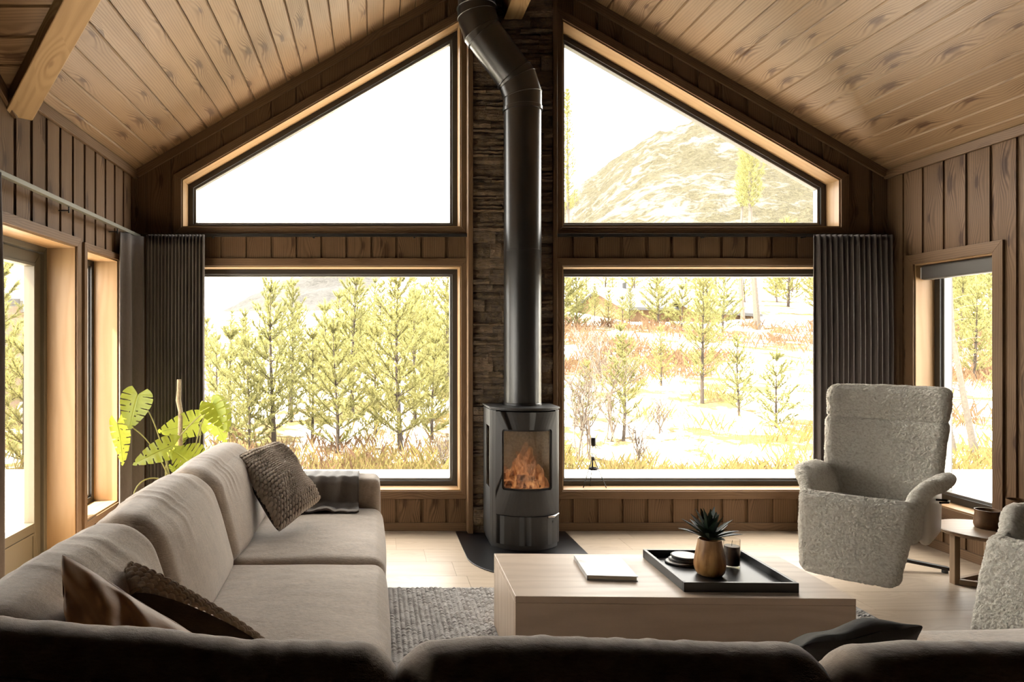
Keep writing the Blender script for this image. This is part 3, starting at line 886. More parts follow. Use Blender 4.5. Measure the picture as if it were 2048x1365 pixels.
# two-piece elbow leaning left by 31 degrees, then a slanted run and a second elbow
TA = math.radians(36)
def seg_pipe(name, a, b, na, nb, r, par):
    """pipe piece with mitred ends; na, nb end-plane normals"""
    a, b = Vector(a), Vector(b); d = (b - a).normalized(); s = Vector((0, 1, 0)); t = d.cross(s)
    mb = MB(); k = 56; b0 = 0
    for c, n in ((a, Vector(na)), (b, Vector(nb))):
        for i in range(k):
            an = 2 * PI * i / k; off = s * math.cos(an) * r + t * math.sin(an) * r
            lam = -(off.dot(n)) / d.dot(n)
            mb.v.append(tuple(c + off + d * lam))
    for i in range(k):
        j = (i + 1) % k; mb.f.append((i, j, k + j, k + i)); mb.uv.append([(0, 0)] * 4)
    return mb.build(name, 'pipe', par, smooth=True, recalc=True)
def lean(a): return Vector((-math.sin(a), 0, math.cos(a)))
p0 = Vector((0, 0, 2.10)); p1 = p0 + lean(0) * .10; p2 = p1 + lean(TA / 2) * .12; p3 = p2 + lean(TA) * .04
p4 = p3 + lean(TA) * .36; p5 = p4 + lean(TA) * .03; p6 = p5 + lean(TA / 2) * .12; p7 = p6 + lean(0) * .05
e1 = seg_pipe('elbow', p0, p1, lean(0), lean(TA / 4), FR + .004, flue)
seg_pipe('elbow_piece', p1, p2, lean(TA / 4), lean(TA * .75), FR + .004, e1)
seg_pipe('elbow_piece', p2, p3, lean(TA * .75), lean(TA), FR + .004, e1)
sl = seg_pipe('slanted_pipe', p3 - lean(TA) * .02, p4 + lean(TA) * .02, lean(TA), lean(TA), FR, flue)
e2 = seg_pipe('elbow', p4, p5, lean(TA), lean(TA * .75), FR + .004, flue)
seg_pipe('elbow_piece', p5, p6, lean(TA * .75), lean(TA / 4), FR + .004, e2)
seg_pipe('elbow_piece', p6, p7, lean(TA / 4), lean(0), FR + .004, e2)
up = seg_pipe('upper_pipe', p7 - Vector((0, 0, .02)), Vector((p7.x, 0, 3.005)), lean(0), lean(0), FR, flue)
def tor(par, c, ax, r):
    mb = MB(); c = Vector(c); ax = Vector(ax).normalized(); s = Vector((0, 1, 0)); t = ax.cross(s)
    pts = [c + (s * math.cos(2 * PI * i / 56) + t * math.sin(2 * PI * i / 56)) * r for i in range(57)]
    mb.tube(pts, .0045, 6, cap=False); mb.build('joint_ring', 'pipe', par, smooth=True, weld=True)
tor(e1, p1, lean(TA / 4), FR + .004); tor(e1, p2, lean(TA * .75), FR + .004); tor(e1, p3, lean(TA), FR + .006)
tor(e2, p4, lean(TA), FR + .006); tor(e2, p5, lean(TA * .75), FR + .004); tor(e2, p6, lean(TA / 4), FR + .004); tor(e2, p7, lean(0), FR + .008)

# ================================================================= SOFA
sofa = thing('corner_sofa', 'large taupe chenille corner sofa in the foreground along the left side', 'sofa', (0, 0, 0))
def wrinkle(p, a, seed, amt, top_only=True):
    q = p + Vector((seed, seed * 1.7, 0))
    return noise.noise(Vector((q.x * 5, q.y * 5, q.z * 5))) * amt
def back_left(yc, L, tilt=.13, seed=0, zt=.835, thick=.27):
    """back cushion along the left side, facing +x"""
    hz = (zt - .40)
    def fn(p, a):
        zr = (p.z + hz / 2) / hz
        p = p.copy()
        p.z -= .055 * max(0, -a.x) * max(0, a.z) ** 2 * (1 if a.x < 0 else .2)
        p.x += -tilt * zr
        w = noise.noise(Vector((p.x * 4 + seed, p.y * 4, p.z * 4))) * .010
        if a.z > .0:
            ph = (p.y * 74 + 9 * noise.noise(Vector((p.y * 3 + seed, p.z * 2, seed))))
            w2 = max(0, math.sin(ph)) * .0035 * max(0, min(1, (a.z - .15) * 2.2)) * (1 if a.x > -.6 else .3) * max(0, noise.noise(Vector((p.y * 5 + seed, 7, p.z * 5))) + .35) * 1.4
        else: w2 = 0
        n_ = Vector((a.x, a.y * .3, a.z)).normalized()
        return p + n_ * (w + w2)
    o = soft_obj('back_cushion', 'sofa', sofa, (-.72, yc, .40 + hz / 2), (thick, L, hz), .085, (16, 90, 44), (.035, .012, .02), fn)
    return o
back_left(3.545, .93, seed=1.3)
back_left(2.665, .83, seed=4.1)
back_left(1.83, .84, seed=7.7)
def seat(x0, x1, y0, y1, z0=.24, z1=.435, seed=0, puff=.018, r=.055):
    def fn(p, a):
        w = noise.noise(Vector((p.x * 2.6 + seed, p.y * 2.6, 0))) * .010 + noise.noise(Vector((p.x * 9 + seed, p.y * 22, 0))) * .0022
        return p + Vector((0, 0, w if a.z > 0 else 0))
    soft_obj('seat_cushion', 'sofa', sofa, ((x0 + x1) / 2, (y0 + y1) / 2, (z0 + z1) / 2), (x1 - x0, y1 - y0, z1 - z0), r, (48, 48, 12), (.012, .006, puff), fn)
seat(-.66, .050, 3.105, 4.125, seed=2)
seat(-.66, .050, 2.17, 3.098, seed=5)
seat(-.66, .050, 1.38, 2.163, seed=9)
seat(.060, .86, 1.38, 2.16, seed=12)
seat(.868, 1.74, 1.38, 2.16, seed=15)
seat(1.75, 2.42, 1.38, 2.42, seed=18, r=.09, puff=.03)
def bx(name, x0, x1, y0, y1, z0, z1, r=.02, mat='sofa'):
    return soft_obj(name, mat, sofa, ((x0 + x1) / 2, (y0 + y1) / 2, (z0 + z1) / 2), (x1 - x0, y1 - y0, z1 - z0), r, (8, 8, 8))
bx('base_frame', -1.0, .035, 1.2, 4.36, .05, .245)
bx('base_frame', .03, 2.40, 1.2, 2.15, .05, .245)
bx('back_frame', -1.03, -.90, 1.2, 4.36, .06, .70, .03)
bx('back_frame', -1.03, 2.42, 1.17, 1.27, .06, .70, .03)
def arm_fn(p, a): return p + Vector((0, 0, noise.noise(Vector((p.x * 4, p.y * 4, 3))) * .006))
soft_obj('armrest', 'sofa', sofa, (-.435, 4.245, .335), (.94, .235, .53), .045, (40, 14, 20), (.006, .010, .008), arm_fn)
def back_near(x0, x1, zt=.835, seed=0, yc=1.305, th=.17, dz=None):
    hz = zt - .36; L = x1 - x0
    def fn(p, a):
        p = p.copy()
        if dz: p.z += dz(p.x + (x0 + x1) / 2) * (a.z * .5 + .5)
        p.z -= .030 * max(0, a.y) * max(0, a.z)
        w = noise.noise(Vector((p.x * 3 + seed, p.y * 5, p.z * 3))) * .008
        w += noise.noise(Vector((p.x * 34 + seed, p.y * 12, p.z * 12))) * .0022
        if a.z > .2: w += max(0, math.sin(p.x * 60 + 8 * noise.noise(Vector((p.x * 3 + seed, 1, 2))))) * .0022
        return p + Vector((0, a.y, a.z)).normalized() * w if (abs(a.y) + abs(a.z)) > .1 else p
    o = soft_obj('back_cushion', 'sofa', sofa, ((x0 + x1) / 2, yc, .36 + hz / 2), (L, th, hz), .070, (90, 16, 24), (.018, .016, .010), fn)
    # piping along the upper rear seam, following the cushion surface
    mb = MB(); pts = []
    for i in range(60):
        t = -.97 + 1.94 * i / 59
        x = t * L / 2; e = max(0, abs(x) - (L / 2 - .10)) / .10
        zz = zt - .052 - .05 * e ** 2.2 + (dz(x + (x0 + x1) / 2) if dz else 0)
        yy = yc - th / 2 - .0165 * (1 - t * t) + .028 * e ** 3 - .004
        pts.append(((x0 + x1) / 2 + x, yy, zz))
    mb.tube(pts, .0045, 8); mb.build('piping', 'sofa_dark', o, smooth=True)
back_near(-1.02, .040, .842, seed=3, dz=lambda x: .045 * max(0, min(1, (-x - .25) / .5)))
back_near(.046, .830, .842, seed=6)
back_near(.836, 1.62, .838, seed=8)
back_near(1.626, 2.42, .836, seed=10)

# ================================================================= CUSHIONS
def pillow_grid(cor, T, n, pinch=.06, seed=0, side=1, sag=.0):
    """half of a pillow (n x n grid); cor = corners a,b,c,d in order; +side is the face normal side"""
    a, b, c, d = [np.array(q, float) for q in cor]
    nrm = np.cross(b - a, d - a); nrm /= np.linalg.norm(nrm)
    u = np.linspace(-1, 1, n)[:, None]; v = np.linspace(-1, 1, n)[None, :]
    pu = u * (1 - pinch * (1 - v ** 2)); pv = v * (1 - pinch * (1 - u ** 2))
    k_ = 1 - .075 * (u ** 4) * (v ** 4); pu = pu * k_; pv = pv * k_      # blunt corners
    s, t = (pu + 1) / 2, (pv + 1) / 2
    P = (a[None, None] * ((1 - s) * (1 - t))[..., None] + b * (s * (1 - t))[..., None] + c * (s * t)[..., None] + d * ((1 - s) * t)[..., None])
    h = T * (np.clip((1 - u ** 2) * (1 - v ** 2), 0, 1)) ** .42
    return P, h, nrm, np.broadcast_to(s, (n, n)), np.broadcast_to(t, (n, n))
def knit_height(s, t, W, H, bob):
    """yarn relief: rows of stitches and bands of round bobbles; s,t in 0..1 over W x H metres"""
    x, y = s * W, t * H
    cw, rh = .0165, .0135
    sx = (x / cw + .5 * (np.floor(y / rh) % 2)) % 1 - .5; sy = (y / rh) % 1 - .5
    st = np.sqrt(np.clip(1 - (sx * 1.9) ** 2 - (sy * 1.9) ** 2, 0, 1)) * .0062
    bw = .0265; row = np.floor(y / (bw * .87))
    bx_ = (x / bw + .5 * (row % 2)) % 1 - .5; by_ = (y / (bw * .87)) % 1 - .5
    bb = np.sqrt(np.clip(1 - (bx_ * 2.02) ** 2 - (by_ * 1.9) ** 2, 0, 1)) * .0138
    m = bob(s, t)
    return st * (1 - m) + bb * m
def knit_pillow(label, cor, T, W, H, bob, seed=0, n=230, border=0.0):
    root = thing('knitted_cushion', label, 'cushion', cor[3], 0)
    off = np.array(cor[3], float)
    P, h, nr, s, t = pillow_grid(cor, T, n, .05, seed)
    k = knit_height(s, t, W, H, bob); edge = np.clip((1 - np.abs(2 * s - 1)) * 14, 0, 1) * np.clip((1 - np.abs(2 * t - 1)) * 14, 0, 1)
    w = np.array([[noise.noise(Vector((s[i, j] * 5 + seed, t[i, j] * 5, seed))) for j in range(0, n, 10)] for i in range(0, n, 10)])
    wi = np.repeat(np.repeat(w, 10, 0), 10, 1)[:n, :n]
    ker = np.ones(15) / 15
    wi = np.apply_along_axis(lambda r_: np.convolve(np.pad(r_, 7, 'edge'), ker, 'valid'), 0, wi); wi = np.apply_along_axis(lambda r_: np.convolve(np.pad(r_, 7, 'edge'), ker, 'valid'), 1, wi)
    Q = P - nr * (h + k * (.25 + .75 * edge) + wi * .018 * edge)[..., None] - off
    f = grid_obj('knitted_front', 'knit', root) if False else grid_obj('knitted_front', Q, 'knit', root)
    Pb, hb, nb, s2, t2 = pillow_grid(cor, T * .9, n if border else 60, .05, seed)
    if border:                                          # the knitted face wraps round the upper edge
        kb = knit_height(s2, t2, W, H, bob); B = Pb + nb * (hb + kb * edge)[..., None] - off
        k_ = int(n * border); lim = [int(k_ * (1 + .5 * noise.noise(Vector((i * .035, 3, seed))))) for i in range(n)]
        Bk = B[:, :k_ + 1]
        grid_obj('knitted_border', Bk, 'knit', root)
        grid_obj('backing', (Pb + nb * hb[..., None] - off)[:, k_:], 'knit_back', root)
    else: grid_obj('backing', Pb + nb * hb[..., None] - off, 'knit_back', root)
    # rope of bobbles round the seam
    return root
def bands(c1, c2, ang=0.0):
    def f(s, t):
        q = s * math.cos(ang) + t * math.sin(ang)
        m = np.zeros_like(q)
        for a, b in c1: m = np.maximum(m, ((q > a) & (q < b)).astype(float))
        return m
    return f
def bob_far(s, t):
    m = (t > .80) | (t < .13) | ((s < .34) & (t > .2)) | ((t > .50) & (t < .66) & (s < .58)) | ((s > .86) & (t < .45))
    return m.astype(float)
# corner order: left-top, right-top, right-bottom, bottom  (t grows downwards)
knit_pillow('chunky knitted taupe cushion with wool bobbles leaning on the far end of the sofa',
            [(-.752, 3.74, .800), (-.545, 4.03, .840), (-.272, 3.79, .555), (-.470, 3.45, .455)], .075, .48, .50,
            lambda s, t: bob_far(s, t), 2)
knit_pillow('knitted taupe cushion with thick bobble edge lying behind the bronze satin cushion',
            [(-.27, 1.90, .555), (-.70, 1.93, .815), (-.64, 1.86, .49), (-.20, 1.80, .455)], .105, .55, .48,
            lambda s, t: ((t < .42) | (s < .22)).astype(float), 5, border=.33)
def plain_pillow(name, label, cor, T, mat, seed, fold, n=90):
    off = np.array(cor[3], float); mb = MB()
    P, h, nr, s, t = pillow_grid(cor, T, n, .06, seed)
    S = np.zeros((n, n)); 
    for i in range(n):
        for j in range(n): S[i, j] = fold(s[i, j], t[i, j], seed)
    e = np.clip((1 - np.abs(2 * s - 1)) * 8, 0, 1) * np.clip((1 - np.abs(2 * t - 1)) * 8, 0, 1)
    A = P + nr * (h + S * e)[..., None] - off; B = P - nr * (h + S[::-1] * e)[..., None] - off
    idx = np.arange(n * n).reshape(n, n)
    q1 = np.stack([idx[:-1, :-1], idx[1:, :-1], idx[1:, 1:], idx[:-1, 1:]], -1).reshape(-1, 4)
    q2 = np.stack([idx[:-1, :-1], idx[:-1, 1:], idx[1:, 1:], idx[1:, :-1]], -1).reshape(-1, 4) + n * n
    mb.add(list(map(tuple, A.reshape(-1, 3))) + list(map(tuple, B.reshape(-1, 3))), q1.tolist() + q2.tolist())
    o = mb.build(name, mat, None, smooth=True, weld=True, angle=0, loc=cor[3])
    return tag(o, label, 'cushion')
def satin_fold(s, t, seed):
    f = 0
    for (cx, cy, a, w, amp) in ((.15, .2, .5, 30, .016), (.6, .35, 1.0, 24, .014), (.4, .7, .2, 36, .011)):
        q = (s - cx) * math.sin(a) + (t - cy) * math.cos(a)
        f += amp * math.sin(q * w + 3 * noise.noise(Vector((s * 3, t * 3, seed + w)))) * (.5 + noise.noise(Vector((s * 2.2, t * 2.2, w))))
    return f
plain_pillow('satin_cushion', 'bronze brown satin cushion with folds in the near left corner of the sofa',
             [(-.742, 1.62, .940), (-.262, 1.61, .645), (-.24, 1.50, .445), (-.63, 1.50, .47)], .095, 'satin', 3, satin_fold)
plain_pillow('velvet_cushion', 'charcoal velvet cushion behind the right part of the near sofa back',
             [(.90, 1.475, .765), (1.285, 1.62, .752), (1.40, 1.93, .50), (.98, 1.86, .48)], .055, 'velvet', 6,
             lambda s, t, k: .012 * noise.noise(Vector((s * 4, t * 4, k))))

# ---- throw over the far armrest
n, m = 60, 40
P = np.zeros((n, m, 3))
prof = [(-.0, 4.385, .44), (0, 4.372, .585), (0, 4.345, .612), (0, 4.25, .622), (0, 4.14, .612), (0, 4.108, .58), (0, 4.095, .47), (0, 4.03, .448), (0, 3.93, .450)]
cum = [0]
for a, b in zip(prof[:-1], prof[1:]): cum.append(cum[-1] + math.dist(a, b))
for i in range(n):
    s = i / (n - 1) * cum[-1]; k = 0
    while k < len(prof) - 2 and s > cum[k + 1]: k += 1
    f = (s - cum[k]) / (cum[k + 1] - cum[k])
    y = prof[k][1] + (prof[k + 1][1] - prof[k][1]) * f; z = prof[k][2] + (prof[k + 1][2] - prof[k][2]) * f
    for j in range(m):
        x = -.52 + .43 * j / (m - 1)
        w = .004 * math.sin(j * .55 + i * .12) + .006 * noise.noise(Vector((x * 9, s * 6, 1)))
        bend = .05 * max(0, i / (n - 1) - .72) * 3 * (j / (m - 1) - .9)
        P[i, j] = (x + bend, y - (w if i > 30 and i < 48 else 0) - abs(w) * .3, z + abs(w) * 1.2 + (.016 * max(0, math.sin(j * .32 + .6)) if i > 50 else 0))
th = grid_obj('throw_blanket', P, 'throw'); md = th.modifiers.new('cloth', 'SOLIDIFY'); md.thickness = .005; md.offset = 1
tag(th, 'grey brown throw blanket folded over the far armrest of the sofa', 'blanket')
hp = P[-5:, :, :].copy(); hp[..., 2] += .007; hp[..., 1] -= .004
hm = grid_obj('hem', hp, 'throw_hem', th); hm['label'] = 'pale woven hem'
md = hm.modifiers.new('cloth', 'SOLIDIFY'); md.thickness = .003; md.offset = 1

# ================================================================= RUG
RX0, RX1, RY0, RY1 = -.35, 2.56, 1.75, 4.0
nx, ny = 620, 480
xx = np.linspace(RX0, RX1, nx)[:, None] * np.ones((1, ny)); yy = np.linspace(RY0, RY1, ny)[None, :] * np.ones((nx, 1))
rs = np.random.RandomState(4)
cw, rh = .026, .019
col = np.floor(xx / cw); jx = rs.uniform(-.3, .3, 400)[(col.astype(int)) % 400]
ty = yy / rh + jx * 2 + .55 * np.abs((xx / cw) % 1 - .5) * 2
cell = (np.floor(ty).astype(int) * 131 + col.astype(int) * 17) % 997
amp = rs.uniform(.55, 1.25, 997)[cell]
hh = np.sqrt(np.clip(1 - (((xx / cw) % 1 - .5) * 1.95) ** 2 - ((ty % 1 - .5) * 1.85) ** 2, 0, 1)) * .0085 * amp
zz = .006 + hh
edge = (xx < RX0 + .012) | (xx > RX1 - .012) | (yy < RY0 + .012) | (yy > RY1 - .012)
zz[edge] = np.minimum(zz[edge], .007); zz[0] = zz[-1] = .0005; zz[:, 0] = zz[:, -1] = .0005
tag(grid_obj('rug', np.stack([xx, yy, zz], -1), 'rug'), 'chunky woven light grey wool rug under the coffee table', 'rug')

# ================================================================= COFFEE TABLE AND WHAT STANDS ON IT
TZ = .368
ct = thing('coffee_table', 'long low block-shaped oak coffee table in the middle of the room', 'table', (1.270, 3.137, .0185), math.radians(-1.3))
TW, TD, TH = 1.372, .585, TZ - .0185
def tb(name, *a, g): mb = MB(); mb.box(*a, grain=g); return mb.build(name, 'oak_table', ct, bevel=.0025)
tb('tabletop', -TW / 2, TW / 2, -TD / 2, TD / 2, TH - .028, TH, g=(1, 0, 0))
tb('front_panel', -TW / 2, TW / 2, -TD / 2, -TD / 2 + .028, 0, TH - .0275, g=(1, 0, 0))
tb('back_panel', -TW / 2, TW / 2, TD / 2 - .028, TD / 2, 0, TH - .0275, g=(1, 0, 0))
tb('side_panel', -TW / 2, -TW / 2 + .028, -TD / 2 + .0285, TD / 2 - .0285, 0, TH - .0275, g=(0, 0, 1))
tb('side_panel', TW / 2 - .028, TW / 2, -TD / 2 + .0285, TD / 2 - .0285, 0, TH - .0275, g=(0, 0, 1))

def mk_cover():
    g = G('pale book cover'); o = g.obj(); s = g.n('ShaderNodeSeparateXYZ'); g.link(o, s.inputs[0])
    nz = g.noise(o, 16, 6, .65, .6)
    band = g.math('MULTIPLY', g.rng(s.outputs[1], .0, .06), g.rng(s.outputs[1], .075, .125, 1.0, 0.0))
    f = g.math('MULTIPLY', band, g.rng(nz, .46, .66))
    return g.done(g.bsdf(g.mix(f, (.36, .345, .33), (.15, .14, .13)), .35))
M['cover'] = mk_cover()
bk = thing('book', 'pale hardback book with a misty landscape cover on the left of the coffee table', 'book', (1.050, 3.192, TZ + .0005), math.radians(-5))
mb = MB(); mb.box(-.108, .108, -.148, .148, .018, .021); mb.box(-.108, .108, -.148, .148, 0, .003); mb.box(-.108, -.104, -.148, .148, .0025, .0185); mb.build('cover', 'cover', bk, bevel=.0008)
mb = MB(); mb.box(-.104, .104, -.144, .144, .003, .018); mb.build('pages', 'paper', bk)

ty0 = thing('tray', 'square black wooden tray on the right of the coffee table', 'tray', (1.528, 3.137, TZ + .0005), math.radians(-1.3))
def tr(name, *a, par=ty0): mb = MB(); mb.box(*a, grain=(1, 0, 0)); return mb.build(name, 'tray', par, bevel=.0015)
tr('tray_bottom', -.228, .228, -.228, .228, 0, .008)
for a in ((-.236, .236, -.236, -.222, 0, .040), (-.236, .236, .222, .236, 0, .040), (-.236, -.222, -.2215, .2215, 0, .040), (.222, .236, -.2215, .2215, 0, .040)): tr('tray_rim', *a)
SZ = TZ + .0090
R4 = random.Random(8)
labs = ['round dark coaster at the bottom of the stack on the tray', 'second round coaster from the bottom of the tray stack', 'third round coaster in the stack on the black tray', 'round coaster with pale top uppermost on the tray stack']
for i, (dx, dy) in enumerate(((-.030, -.006), (-.008, .004), (.004, -.004), (.0, .0))):
    c = thing('coaster', labs[i], 'coaster', (1.452 + dx, 3.270 + dy, SZ + i * .0092), 0, 'coasters stacked on the tray')
    mb = MB(); mb.lathe([(.0, 0), (.060, 0), (.062, .002), (.062, .007), (.060, .0085), (.0, .0085)], 48); mb.build('coaster_body', 'leather_black', c, smooth=True)
    mb = MB(); mb.lathe([(.0, .0084), (.0565, .0084), (.0565, .0091), (.0, .0091)], 48); mb.build('inlay', 'coaster', c, smooth=True)
vs = thing('vase', 'amber brown stoneware vase holding the spiky plant on the tray', 'vase', (1.487, 3.10, SZ))
mb = MB(); mb.lathe([(0, 0), (.044, 0), (.052, .004), (.060, .016), (.0655, .036), (.066, .048), (.063, .075), (.056, .112), (.0515, .135), (.049, .152), (.0475, .158), (.044, .158), (.043, .150), (.047, .12), (.05, .08), (0, .07)], 56)
mb.build('vase_body', 'vase', vs, smooth=True, angle=60)
su = thing('succulent', 'dark green spiky agave-like plant sitting in the amber vase', 'plant', (1.487, 3.10, SZ + .145))
def spiky(par, az, el, L, w):
    d = Vector((math.cos(az) * math.cos(el), math.sin(az) * math.cos(el), math.sin(el))); s = d.cross(Vector((0, 0, 1))).normalized(); u = s.cross(d)
    n = 16; mb = MB(); pts = []
    for i in range(n + 1):
        t = i / n; c = d * L * t - Vector((0, 0, 1)) * .12 * L * (t ** 2) * math.cos(el) + Vector((0, 0, .01))
        ww = w * (.55 + 1.5 * t - 2.05 * t * t) if t < .98 else .0003
        ww *= 1 + (.16 if i % 2 else -.06)
        pts.append((c, max(.0004, ww)))
    b = 0
    for c, ww in pts: mb.v += [tuple(c - s * ww + u * ww * .45), tuple(c - u * .0025 * (ww / w + .1)), tuple(c + s * ww + u * ww * .45), tuple(c + u * .004 * (ww / w))]
    for i in range(n):
        for k in range(4):
            mb.f.append((i * 4 + k, i * 4 + (k + 1) % 4, (i + 1) * 4 + (k + 1) % 4, (i + 1) * 4 + k)); mb.uv.append([(.2, .2)] * 4)
    mb.f.append((0, 1, 2, 3)); mb.uv.append([(0, 0)] * 4)
    mb.build('leaf', 'leaf_dark', par, smooth=True, angle=50)
for i in range(30):
    ringk = i / 30; az = i * 2.39996
    el = math.radians(18 + 66 * ringk ** .9 + R4.uniform(-5, 5)); spiky(su, az, el, .135 + R4.uniform(-.02, .02), .0205)
cd = thing('candle', 'brown candle in a clear glass standing behind the vase on the tray', 'candle', (1.638, 3.205, SZ))
mb = MB(); mb.lathe([(0, 0), (.034, 0), (.0355, .002), (.0365, .008), (.0365, .128), (.0355, .129), (.0345, .128), (.0340, .012), (0, .010)], 48); mb.build('glass_jar', 'jar_glass', cd, smooth=True)
mb = MB(); mb.lathe([(0, .0125), (.0332, .0125), (.0335, .094), (.0325, .098)], 40); mb.build('wax', 'wax', cd, smooth=True)
mb = MB(); mb.lathe([(.0325, .0975), (.028, .0965), (0, .0965)], 40); mb.build('wax_top', 'wax_top', cd, smooth=True)
mb = MB(); mb.tube([(0, 0, .096), (.001, 0, .112), (.003, 0, .122)], .0012, 6); mb.build('wick', 'black_metal', cd)
# ================================================================= SHEEPSKIN CHAIRS
def fleece(o, amp=.007, f=75, seed=0.0):
    me = o.data; n = len(me.vertices)
    nr = [v.normal.copy() for v in me.vertices]
    sv = Vector((seed, seed * .7, 0))
    for v, q in zip(me.vertices, nr):
        p = v.co + sv
        w = Vector((noise.noise(p * 30), noise.noise(p * 30 + Vector((9, 0, 0))), noise.noise(p * 30 + Vector((0, 9, 0))))) * .35
        a = 1 - abs(noise.noise(p * f + w * 3)) * 2; b = noise.noise(p * f * 2.1)
        v.co += q * (amp * (a * .8 + b * .5) + .004 * noise.noise(p * 14))
    me.update()
    return o
def arm_sweep(sx, n=90, m=96):
    """armrest: thick flaring plate swept front to back (local chair frame)"""
    cur = [(.222, .35), (.228, .45), (.238, .525), (.255, .578), (.280, .612), (.304, .630), (.326, .637)]
    C_ = []
    for i in range(len(cur) - 1):
        for k in range(8): f = k / 8; C_.append(Vector(cur[i]).lerp(Vector(cur[i + 1]), f))
    C_.append(Vector(cur[-1])); L = len(C_)
    half = .037
    side1, side2 = [], []
    for i in range(L):
        d = (C_[min(i + 1, L - 1)] - C_[max(i - 1, 0)]).normalized(); nn = Vector((-d.y, d.x))
        side1.append((C_[i], nn)); 
    P = []
    for j in range(n + 1):
        t = -1 + 2 * j / n; y = -.075 + .345 * t
        e = max(0.02, (1 - abs(t) ** 7)) ** .5
        q_ = max(0, min(1, (y + .42) / .29)); cut = .34 + .66 * q_ * q_ * (3 - 2 * q_)
        row = []
        Lc = max(6, int((L - 1) * cut)); base = C_[0]
        for i in range(m):
            a = i / m
            if a < .42: k = a / .42 * Lc; s = 1
            elif a < .5: k = Lc; s = math.cos((a - .42) / .08 * PI)
            elif a < .92: k = (1 - (a - .5) / .42) * Lc; s = -1
            else: k = 0; s = -math.cos((a - .92) / .08 * PI)
            ki = int(min(L - 1, k)); c, nn = side1[ki]
            ext = Vector((0, 0))
            if .42 <= a < .5: ext = (C_[min(Lc, L - 1)] - C_[min(Lc, L - 1) - 1]).normalized() * half * math.sin((a - .42) / .08 * PI) * e
            q = c + nn * half * s * e + ext
            row.append((sx * q.x, y + .03 * max(0, (q.y - .55)) * -1, q.y - .02 * (t * .5)))
        P.append(row)
    mb = MB(); V = [p for r_ in P for p in r_]; F = []
    for j in range(n):
        for i in range(m):
            i2 = (i + 1) % m; F.append((j * m + i, j * m + i2, (j + 1) * m + i2, (j + 1) * m + i))
    F.append(tuple(range(m))); F.append(tuple(n * m + i for i in range(m)))
    mb.add(V, F); return mb
def make_chair(label, loc, yaw):
    t = thing('sheepskin_chair', label, 'chair', loc, -math.radians(yaw), 'sheepskin recliner chairs')
    def back_fn(zc, hz, w0, w1, lean0, lean1):
        def fn(p, a):
            p = p.copy(); k = (a.z + 1) / 2
            w = w0 + (w1 - w0) * k; xr = p.x / .28
            p.x = xr * w / 2
            p.y += -.075 * (xr ** 2) * .9 + (lean0 + (lean1 - lean0) * k)
            return p
        return fn
    o = soft_obj('backrest', 'fleece', t, (0, 0, .665), (.56, .12, .57), .050, (110, 26, 108), (0, .012, 0), back_fn(0, 0, .55, .625, .20, .43)); fleece(o, .006, 78, 1)
    o = soft_obj('headrest', 'fleece', t, (0, 0, 1.025), (.56, .122, .215), .048, (116, 28, 46), (.0, .012, .004), back_fn(0, 0, .612, .640, .425, .50)); fleece(o, .006, 78, 3)
    def seat_fn(p, a): return p + Vector((0, 0, .05 * max(0, -a.y) ** 2 - .03 * (1 - a.x ** 2) * (a.y + 1) / 2 if a.z > 0 else 0))
    o = soft_obj('seat', 'fleece', t, (0, -.10, .405), (.50, .62, .17), .07, (80, 90, 26), (0, .0, .02), seat_fn); fleece(o, .006, 78, 5)
    def foot_fn(p, a):
        p = p.copy(); k = (a.z + 1) / 2
        p.x *= .80 + .20 * k ** .7
        p.y += -.17 * (1 - k) + .03 * (a.x ** 2)
        return p
    o = soft_obj('footrest', 'fleece', t, (0, -.430, .368), (.535, .085, .410), .040, (104, 20, 90), (0, .010, 0), foot_fn); fleece(o, .006, 78, 7)
    for sx in (-1, 1):
        o = arm_sweep(sx).build('armrest', 'fleece', t, smooth=True, angle=0); fleece(o, .0055, 78, 9 + sx)
        def sh(p, a):
            p = p.copy(); p.y *= 1 - .15 * (1 - a.z) * .5; return p
        o = soft_obj('side_shell', 'leather', t, (sx * .270, -.02, .455), (.050, .44, .28), .026, (8, 20, 16), (.008, 0, 0), sh)
    mb = MB(); mb.tube([(.29, -.06, .545), (.345, -.07, .55), (.36, -.09, .552), (.365, -.16, .556), (.335, -.195, .556)], .006, 8); mb.build('recline_lever', 'black_metal', t, smooth=True)
    o = soft_obj('under_frame', 'leather', t, (0, .08, .335), (.46, .46, .10), .03, (8, 8, 4))
    hub = (0.0, .38)
    mb = MB(); mb.tube([(0, .14, .30), (0, .30, .20), (hub[0], hub[1], .085)], .026, 16); mb.lathe([(0, .050), (.05, .050), (.052, .07), (.03, .10), (0, .10)], 24, (hub[0], hub[1], 0)); mb.build('pedestal', 'black_metal', t, smooth=True)
    return t, hub
def add_legs(t, hub, angs, L):
    for a in angs:
        mb = MB(); a = math.radians(a); d = Vector((math.cos(a), math.sin(a), 0)); h = Vector((*hub, 0))
        p = [h + d * .02 + Vector((0, 0, .075)), h + d * L + Vector((0, 0, .026))]
        mb.bar(p[0], p[1], .036, .020, grain=False); lg = mb.build('leg', 'black_metal', t, bevel=.003)
        mb = MB(); q = h + d * (L - .02); mb.lathe([(0, 0), (.017, 0), (.017, .018), (0, .018)], 16, (q.x, q.y, 0)); mb.build('foot_glide', 'black_metal', lg)
ch, hub = make_chair('cream sheepskin recliner facing left beside the right curtain, footrest hanging down', (2.91, 4.09, 0), 46)
add_legs(ch, hub, [-14 + 46, 106 + 46, 226 + 46], .335)
c2 = dup(ch, 'cream sheepskin chair at the right edge, cut off by the frame')
c2.location = (3.152, 2.896, 0); c2.rotation_euler = (0, 0, -math.radians(76))

